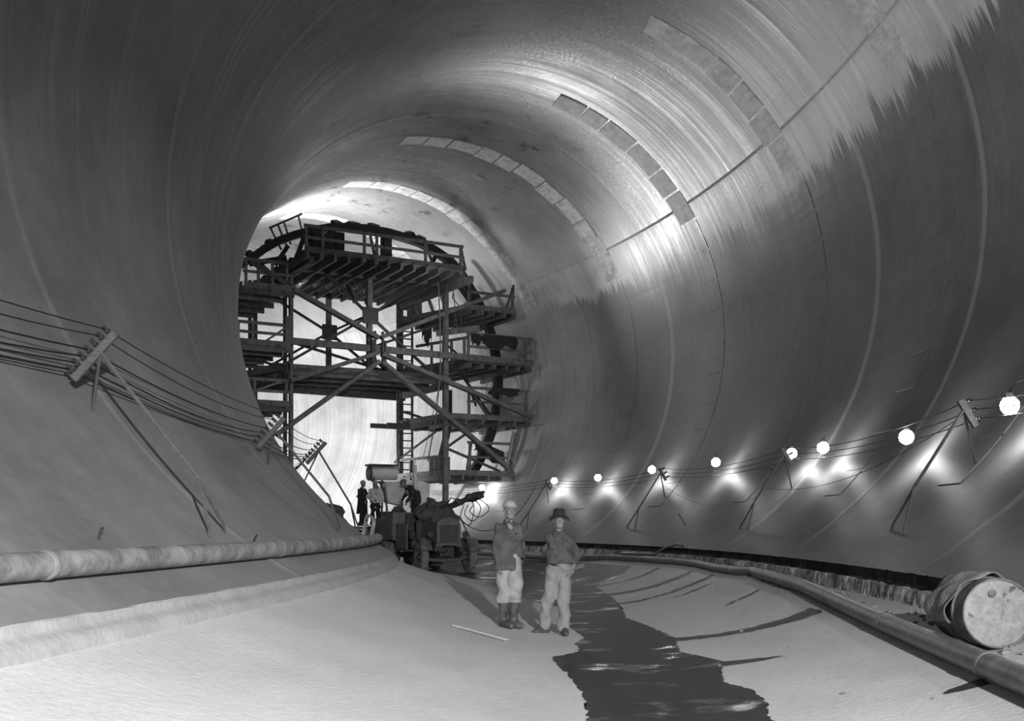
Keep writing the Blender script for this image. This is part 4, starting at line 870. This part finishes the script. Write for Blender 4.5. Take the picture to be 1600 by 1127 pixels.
def truck():
    t = thing('truck', 'old muddy truck with tall slatted radiator and spoked wheels facing the camera', 'truck', (-2.26, 38.6, .035), math.radians(23))
    for x in (-.86, .86): wheel(t, x, 0, .51, .25)
    for x in (-.9, .9): wheel(t, x, 3.7, .51, .4)
    for x in (-.38, .38): q = MB(); q.beam((x, -.5, .78), (x, 5.2, .8), .09, .18); q.build('chassis_rail', M_TRKD, t)
    q = MB(); q.tube([(-.8, 0, .51), (-.5, -.03, .42), (0, -.04, .39), (.5, -.03, .42), (.8, 0, .51)], .055, 8); q.build('front_axle', M_TRK, t)
    q = MB(); q.beam((-.85, 3.7, .51), (.85, 3.7, .51), .2, .2); q.build('rear_axle', M_TRKD, t)
    for x in (-.42, .42): q = MB(); q.tube([(x, -.6, .72), (x, -.2, .56), (x, .1, .53), (x, .4, .58), (x, .7, .72)], .045, 6); q.build('leaf_spring', M_TRKD, t)
    q = MB(); q.tube([(-.7, .2, .5), (.7, .2, .48)], .025, 6); q.build('tie_rod', M_TRKD, t)
    # radiator shell with an arched top and an apron that is arched underneath
    def extr(nm, poly, y0, y1, m, bev=.012):
        n = len(poly); V = [(x, y0, z) for x, z in poly]+[(x, y1, z) for x, z in poly]
        q = MB(); q.add(V, [tuple(range(n)), tuple(range(2*n-1, n-1, -1))]+[(i, (i+1) % n, n+(i+1) % n, n+i) for i in range(n)]); return q.build(nm, m, t, bev)
    top = [(.43*math.cos(a), 1.6+.24*math.sin(a)) for a in np.linspace(0, PI, 13)]
    extr('radiator_shell', [(-.43, .98), (-.325, .98), (-.325, 1.58), (.325, 1.58), (.325, .98), (.43, .98)]+top, -.36, -.08, M_TRK)
    q = MB(); q.box((0, -.22, 1.28), (.66, .04, .62)); q.build('radiator_core', M_TRKD, t)
    for k in range(12): q = MB(); q.box((-.3025+.055*k, -.31, 1.28), (.024, .035, .6)); q.build('radiator_slat', M_TRK, t)
    q = MB(); q.lathe([(.05, 0), (.05, .05), (.03, .07), (.001, .075)], (0, -.22, 1.83), n=12); q.build('radiator_cap', M_TRKD, t)
    extr('apron', [(-.52, .72), (-.4, .72), (-.34, .84), (-.2, .9), (.2, .9), (.34, .84), (.4, .72), (.52, .72), (.47, .86), (.45, 1.0), (-.45, 1.0), (-.47, .86)], -.4, -.1, M_TRK)
    q = MB(); q.box((0, .1, .7), (.5, .5, .3)); lumps(q, [((-.1, -.1, .74), (.14, .12, .1)), ((.15, -.05, .72), (.1, .1, .12))]); q.build('engine_sump', M_TRKD, t)
    n = 9; V = []; F = []
    for i, y in enumerate((-.08, .5, 1.15)):
        for k in range(n): a = PI*k/(n-1); V.append((.42*math.cos(a)*(1+.08*i), y, (1.6+.23*math.sin(a)) if 0 < k < n-1 else 1.0))
    for i in range(2): F += [(i*n+k, i*n+k+1, (i+1)*n+k+1, (i+1)*n+k) for k in range(n-1)]
    q = MB(); q.add(V, F, True); q.build('bonnet', M_TRK, t)
    for sx in (-1, 1):
        V = []; F = []
        for i in range(9):
            a = PI*(.12+.72*i/8) if sx < 0 else PI*(.1+.8*i/8)
            for x in (.66, 1.05): V.append((sx*x, -math.cos(a)*.64, .5+math.sin(a)*.66))
        F = [(2*i, 2*i+1, 2*i+3, 2*i+2) for i in range(8)]; o = mesh_obj('mudguard', V, F, M_TRK, t, True); so = o.modifiers.new('thick', 'SOLIDIFY'); so.thickness = .02
        q = MB(); q.box((sx*.93, 1.35, .72), (.4, 1.3, .06)); q.build('running_board', M_TRKD, t, .01)
        q = MB(); q.lathe([(.001, -.08), (.08, -.07), (.11, 0), (.115, .05), (.1, .06), (.001, .05)], (sx*.62, -.25, 1.28), (0, -1, 0), 18, False); q.build('headlamp', M_TRKD, t)
        q = MB(); q.beam((sx*.45, -.2, 1.1), (sx*.62, -.22, 1.2), .04, .04); q.build('headlamp_bracket', M_TRKD, t)
    q = MB(); q.box((0, 1.2, 1.4), (1.3, .08, .75)); q.build('cowl', M_TRKD, t, .02)
    q = MB(); q.tube([(.3+.2*math.cos(a), 1.45+.06*math.sin(a), 1.85+.19*math.sin(a)) for a in np.linspace(0, 2*PI, 20)], .018, 6); q.tube([(.3, 1.45, 1.85), (.3, 1.2, 1.5)], .02, 6); q.build('steering_wheel', M_TRKD, t)
    q = MB(); q.box((0, 1.95, 1.25), (1.4, .5, .3)); q.box((0, 2.2, 1.65), (1.4, .12, .7)); q.build('seat', M_TRKD, t, .03)
    q = MB(); q.box((-.95, 1.9, 1.2), (.06, 1.3, .9)); q.build('cab_side', M_TRK, t, .02)
    q = MB(); q.box((0, 3.9, 1.12), (2.2, 2.8, .14)); q.box((-1.08, 3.9, 1.5), (.07, 2.8, .7)); q.box((1.08, 3.9, 1.5), (.07, 2.8, .7)); q.box((0, 2.5, 1.6), (2.2, .07, .9)); q.build('load_bed', M_TRK, t, .015)
    # tarpaulin over the bonnet and cab
    S = SDF((-1.0, -.6, 1.2), (1.1, 3.2, 2.7), .045); S.cone((-.3, .15, 1.72), (.35, .2, 1.74), .2, .2, .1); S.cone((-.35, 1.1, 1.9), (.4, 1.0, 1.95), .25, .28, .1); S.cone((-.2, 1.9, 2.05), (.5, 1.8, 2.2), .3, .25, .1); S.cone((.45, .6, 1.75), (.75, 1.2, 1.75), .12, .2, .1); S.cone((0, 1.5, 2.3), (.1, 1.6, 2.42), .15, .12, .1); S.wrinkle(.03, (9, 9, 7), 2)
    S.build('tarpaulin', M_TARP, t)
    q = MB(); q.tube([(.3, 1.7, 2.1), (.9, 1.2, 2.35), (1.45, .9, 2.68), (1.75, .8, 2.75)], .07, 8, True, [.12, .1, .09, .05]); lumps(q, [((.95, 1.2, 2.4), (.2, .15, .13)), ((1.3, 1.0, 2.55), (.22, .14, .16)), ((1.55, .9, 2.6), (.2, .12, .12))], .25, 3); q.build('boom', M_TRKD, t)
    for k, (x0, x1, dz) in enumerate(((1.25, 1.0, .9), (1.4, 1.15, .75), (1.62, 1.35, .62))):
        q = MB(); q.tube(smooth_path([(x0, .9, 2.5), (x0+.12+.1*k, .85, 2.2), (x0+.05*k, .8, 2.5-dz*.9), (x0-.15, .8, 2.5-dz), (x1-.15, .8, 2.5-dz*.7), (x1, .85, 2.3)]), .016, 6); q.build('hose', M_WIRE, t)
    q = MB(); q.tube([(.5, 1.2, 2.35), (.62, 1.15, 2.55), (.8, 1.15, 2.5), (.82, 1.2, 2.3)], .025, 6); q.build('hose', M_WIRE, t)
    q = MB(); q.beam((.62, .3, 1.9), (1.02, .2, 1.05), .04, .05); q.build('stay', M_TRKD, t)
    q = MB(); lumps(q, [((-.5, 3.2, 1.6), (.5, .5, .4)), ((.4, 3.3, 1.7), (.6, .5, .45)), ((0, 4.2, 1.6), (.8, .7, .4))], .15, 9); tag(q.build('load', M_TRKD, t), kind='stuff')
    return t
truck()
# ---------------------------------------------------------------- the grouting machine behind it
M_WHT = mat('pale_sheet', .55, .6, 0, .2, 3); M_LAMPW = mat('lamp_glass', .9, .3, emit=40)
def plant():
    t = thing('grouting_machine', 'grouting machine with horizontal drum and pale hopper on a dark wheeled platform behind the truck', 'machine', (-4.6, 45.0, .02), math.radians(27))
    q = MB()
    for x, w_ in ((-.2, 2.5),): q.box((x, .9, 1.5), (w_, 2.2, .1))
    q.build('platform', M_TRKD, t, .01)
    for y in (-.15, 1.9): q = MB(); q.box((-.2, y, 1.28), (2.5, .12, .3)); q.build('side_beam', M_TRKD, t, .01)
    q = MB(); q.box((-.2, .9, .85), (2.2, 1.6, .5)); q.build('underframe', M_TRKD, t, .03)
    for x in (-1.0, .6):
        for y in (.1, 1.6): wheel(t, x, y, .42, .22)
    q = MB(); q.lathe([(.02, 0), (.24, 0), (.28, .03), (.28, .1), (.27, .12), (.27, 1.15), (.02, 1.2)], (-.95, .5, 3.66), (1, 0, 0), 28, False); q.build('drum', M_WHT, t)
    q = MB(); q.lathe([(.001, -.02), (.29, -.01), (.3, .06), (.285, .08)], (-.95, .5, 3.66), (1, 0, 0), 28, False); tag(q.build('drum_end', M_TRKD, t), 'dark drum end')
    q = MB(); q.box((-.4, .5, 3.98), (1.2, .6, .08)); q.build('roof_plate', M_TRKD, t, .02)
    q = MB(); a = [(-.35, .2, 3.35), (.55, .2, 3.35), (.55, 1.0, 3.35), (-.35, 1.0, 3.35), (-.2, .3, 2.5), (.35, .3, 2.4), (.35, .8, 2.4), (-.2, .8, 2.5)]
    q.add(a, [(0, 1, 2, 3), (7, 6, 5, 4), (0, 4, 5, 1), (1, 5, 6, 2), (2, 6, 7, 3), (3, 7, 4, 0)]); q.build('hopper', M_WHT, t, .015)
    for x0, x1, z0, z1, y in ((-.85, -.8, 1.55, 3.5, .3), (-.55, -.5, 1.55, 3.4, .2), (-.3, -.45, 1.55, 3.1, .1), (.3, .32, 1.55, 2.5, .4), (-.95, -.6, 3.4, 3.0, .2), (-.75, -.45, 3.3, 3.3, .1)): q = MB(); q.tube([(x0, y, z0), ((x0+x1)/2+.04, y, (z0+z1)/2), (x1, y, z1)], .045, 8); q.build('pipe', M_TRKD, t)
    q = MB(); q.box((-.1, .5, 1.85), (.7, .6, .6)); lumps(q, [((-.5, .2, 1.8), (.25, .2, .28)), ((.3, .2, 1.9), (.3, .25, .35)), ((.75, .5, 1.8), (.25, .25, .3)), ((.05, 0, 2.2), (.2, .2, .18)), ((.2, .9, 1.9), (.25, .3, .25))], .2, 4); q.build('pump', M_TRKD, t)
    q = MB(); q.lathe([(.2, 0), (.24, .02), (.24, .06), (.2, .08), (.2, 0)], (.1, -.12, 2.15), (0, 1, 0), 20, False); q.build('hand_wheel', M_TRK, t)
    q = MB(); q.beam((1.15, .6, 1.5), (1.05, .6, 4.0), .14, .14); q.build('mast', M_WHT, t)
    for k in range(3): q = MB(); q.lathe([(.03, 0), (.07, .01), (.07, .05), (.03, .06)], (1.05, .6, 4.0+.1*k), n=12); q.build('insulator', M_WHT, t)
    V = [(.95, .9, 2.3), (1.8, .9, 2.25), (1.85, .9, 3.3), (1.5, .92, 3.4), (.9, .9, 3.35)]; o = mesh_obj('steam_sheet', V, [(0, 1, 2, 3, 4)], M_WHT, t); so = o.modifiers.new('thick', 'SOLIDIFY'); so.thickness = .03  # added sheet, its pale colour imitates lit steam beside the machine
    q = MB(); q.beam((-1.2, -.15, 1.5), (.95, -.15, .7), .1, .16); q.build('chute', M_TRKD, t)
    q = MB(); q.beam((1.0, -.35, .4), (1.35, -.3, 2.7), .2, .1); q.build('boom_leg', M_TRKD, t)
plant()
# ---------------------------------------------------------------- three men working on the machine
M_COAT = mat('black_coat', .015, .9); M_LJ = mat('light_jacket', .45, .9, 0, .25, 8); M_OVER = mat('dark_overalls', .025, .9)
def worker(label, loc, yaw, coat, trs, hat, coat_len=.1, bend=0, arms=None, long=False):
    t = thing('person', label, 'person', loc, yaw)
    hz = .92; by = lambda y, z: (y*math.cos(bend)-(z-hz)*math.sin(bend), hz+(z-hz)*math.cos(bend)+y*math.sin(bend)) if z > hz else (y, z)
    P = lambda x, y, z: (x, *by(y, z))
    ar = arms or (((-.3, 0, 1.14), (-.26, -.1, .9)), ((.3, 0, 1.14), (.26, -.1, .9)))
    J = dict(lo=(-.55, -1.0 if bend else -.5, -.02), hi=(.55, .4, 1.86), head=P(0, -.03 if not bend else -.1, 1.655), neck=P(0, .01, 1.49), sh=(P(-.2, .02, 1.4), P(.2, .02, 1.4)), el=(P(*ar[0][0]), P(*ar[1][0])), wr=(P(*ar[0][1]), P(*ar[1][1])),
             hand=(((0, -.3, -.95), (.9, 0, 0), (0, -1, 0), .5), ((0, -.3, -.95), (-.9, 0, 0), (0, -1, 0), .5)), hips=((-.09, 0, .92), (.09, 0, .92)), kn=((-.11, -.06, .49), (.11, -.05, .49)), an=((-.12, .03, .1), (.12, .03, .1)), toe=((-.15, -.2, .04), (.15, -.2, .04)), cuff=.05)
    f = figure(t, J, .013)
    S, fc, hc = top_garment(t, J, coat, 'jacket', -coat_len, 1.06, .016, seed=3, neckcut=.05)
    if long: S.cone((-.06, 0, .95), (-.1, .02, .5), .15, .17, .05); S.cone((.06, 0, .95), (.1, .02, .5), .15, .17, .05); S.cut((0, 0, .48), (0, 0, 1))
    elif not bend: S.cut((0, 0, hc[2]-coat_len), (0, 0, 1))
    S.build('coat' if long else 'jacket', coat, t); trousers(t, J, trs, 1.0, seed=6, vox=.016)
    for i in (0, 1): shoe(t, J['an'][i], J['toe'][i], M_SHOE, vox=.013)
    c = V3(*J['head']); H = SDF(c-.22, c+.22, .012); H.ell(c+V3(0, .012, .06), (.098, .118, .095), 0); H.cut(c+V3(0, 0, .03), (0, .15, 1)); H.cone(c+V3(-.05, -.1, .045), c+V3(.05, -.1, .045), .012, .012, .02); H.build('cap', hat, t)
    return t
PM = Matrix.Translation((-4.6, 45.0, .02))@Matrix.Rotation(math.radians(27), 4, 'Z')
def pl(x, y, z): return PM@Vector((x, y, z))
worker('man in long black coat and pale cap standing at the left end of the machine', pl(-1.25, .35, 1.57), 1.1, M_COAT, M_COAT, M_CAP, .1, 0, (((-.3, -.02, 1.15), (-.2, -.25, 1.0)), ((.28, -.1, 1.15), (.2, -.35, 1.02))), True)
worker('man in light open jacket facing the camera on the machine platform', pl(-.85, -.02, 1.57), .25, M_LJ, M_COAT, M_CAP, .02, 0, (((-.3, .02, 1.14), (-.12, -.18, .98)), ((.31, .02, 1.14), (.22, -.12, .92))))
wc = worker('stooping man in dark overalls and round helmet at the right end of the machine', pl(.85, -.05, 1.57), -1.0, M_OVER, M_OVER, M_TRK, .05, .6, (((-.25, -.15, 1.2), (-.2, -.4, 1.15)), ((.25, -.15, 1.2), (.2, -.42, 1.12)))); wc.scale = (1.15, 1.15, 1.15)
# ---------------------------------------------------------------- odds and ends by the left wall
M_BENT = mat('galvanised_bent_pipe', .3, .4, .4, .2, 10)
for k, (s, lab) in enumerate(((25.3, 'nearest of the bent pipe bows above the end of the muddy pipe'), (26.2, 'middle bent pipe bow above the end of the muddy pipe'), (27.2, 'farthest bent pipe bow above the end of the muddy pipe'))):
    b0 = wp(s, -.585, 7.6); b1 = wp(s+.2, -.612, 7.6); up = Vector((.08, 0, .42))
    q = MB(); q.tube([b0, b0.lerp(b0+up, .5), b0+up*.95, (b0+up).lerp(b1+up, .12)+Vector((0, 0, .05)), (b0+up).lerp(b1+up, .8)+Vector((0, 0, .06)), b1+up*.9, b1+up*.4, b1], .02, 8)
    tag(q.build('bent_pipe', M_BENT), lab, 'pipe', 'bent pipe bows by the left wall')
S = SDF((-2, -2, -.3), (2, 2, 3), .08); S.cone((-.3, 0, .6), (.2, .2, .8), .8, .8, .3); S.cone((-.1, 0, 1.4), (.1, 0, 1.8), .55, .4, .3); S.cone((.5, -.2, .4), (.8, .2, .5), .6, .5, .2); S.wrinkle(.07, (6, 6, 5), 3)
p = pt(46.3, -2.5, .3); o = S.build('covered_heap', M_TARP, None); o.location = p; tag(o, 'dark tarpaulin covered heap of gear beside the man in the black coat', 'heap')
for (s, th, L, lab) in ((31.25, .66, .35, 'short iron pin sticking out of the lower right wall'), (10.0, -.633, .05, 'small dark iron stub on the wall above the muddy pipe, at the near end'), (14.25, -.607, .07, 'small iron hook standing just behind the muddy pipe')):
    a = wp(s, th, R+.02); b = a+(pt(s, 0, R)-a).normalized()*L+Vector((0, 0, .06)); q = MB(); q.tube([a, b, b+Vector((.02, 0, .03))], .014, 6); tag(q.build('iron_pin', M_IRON), lab, 'pin')

# loose stones along the right kerb and beside the straight pipe
M_STONE = mat('grey_stones', .22, .85, 0, .4, 12)
rs_ = random.Random(8); q = MB()
for k in range(150):
    s = rs_.uniform(6, 24); l = rs_.choice((rs_.uniform(3.35, 3.72), rs_.uniform(3.4, 3.72), rs_.uniform(1.9, 3.0)))
    if l < 3.2 and rs_.random() < .55: continue
    r = rs_.uniform(.008, .03)*(1.3 if l > 3.3 else .8); q.ball(fp(s, l, r*.4), (r*rs_.uniform(.8, 1.5), r*rs_.uniform(.8, 1.3), r*.8), 1, .3, k)
tag(q.build('loose_stones', M_STONE), 'scatter of small grey stones along the foot of the right kerb', 'stones', None, 'stuff')
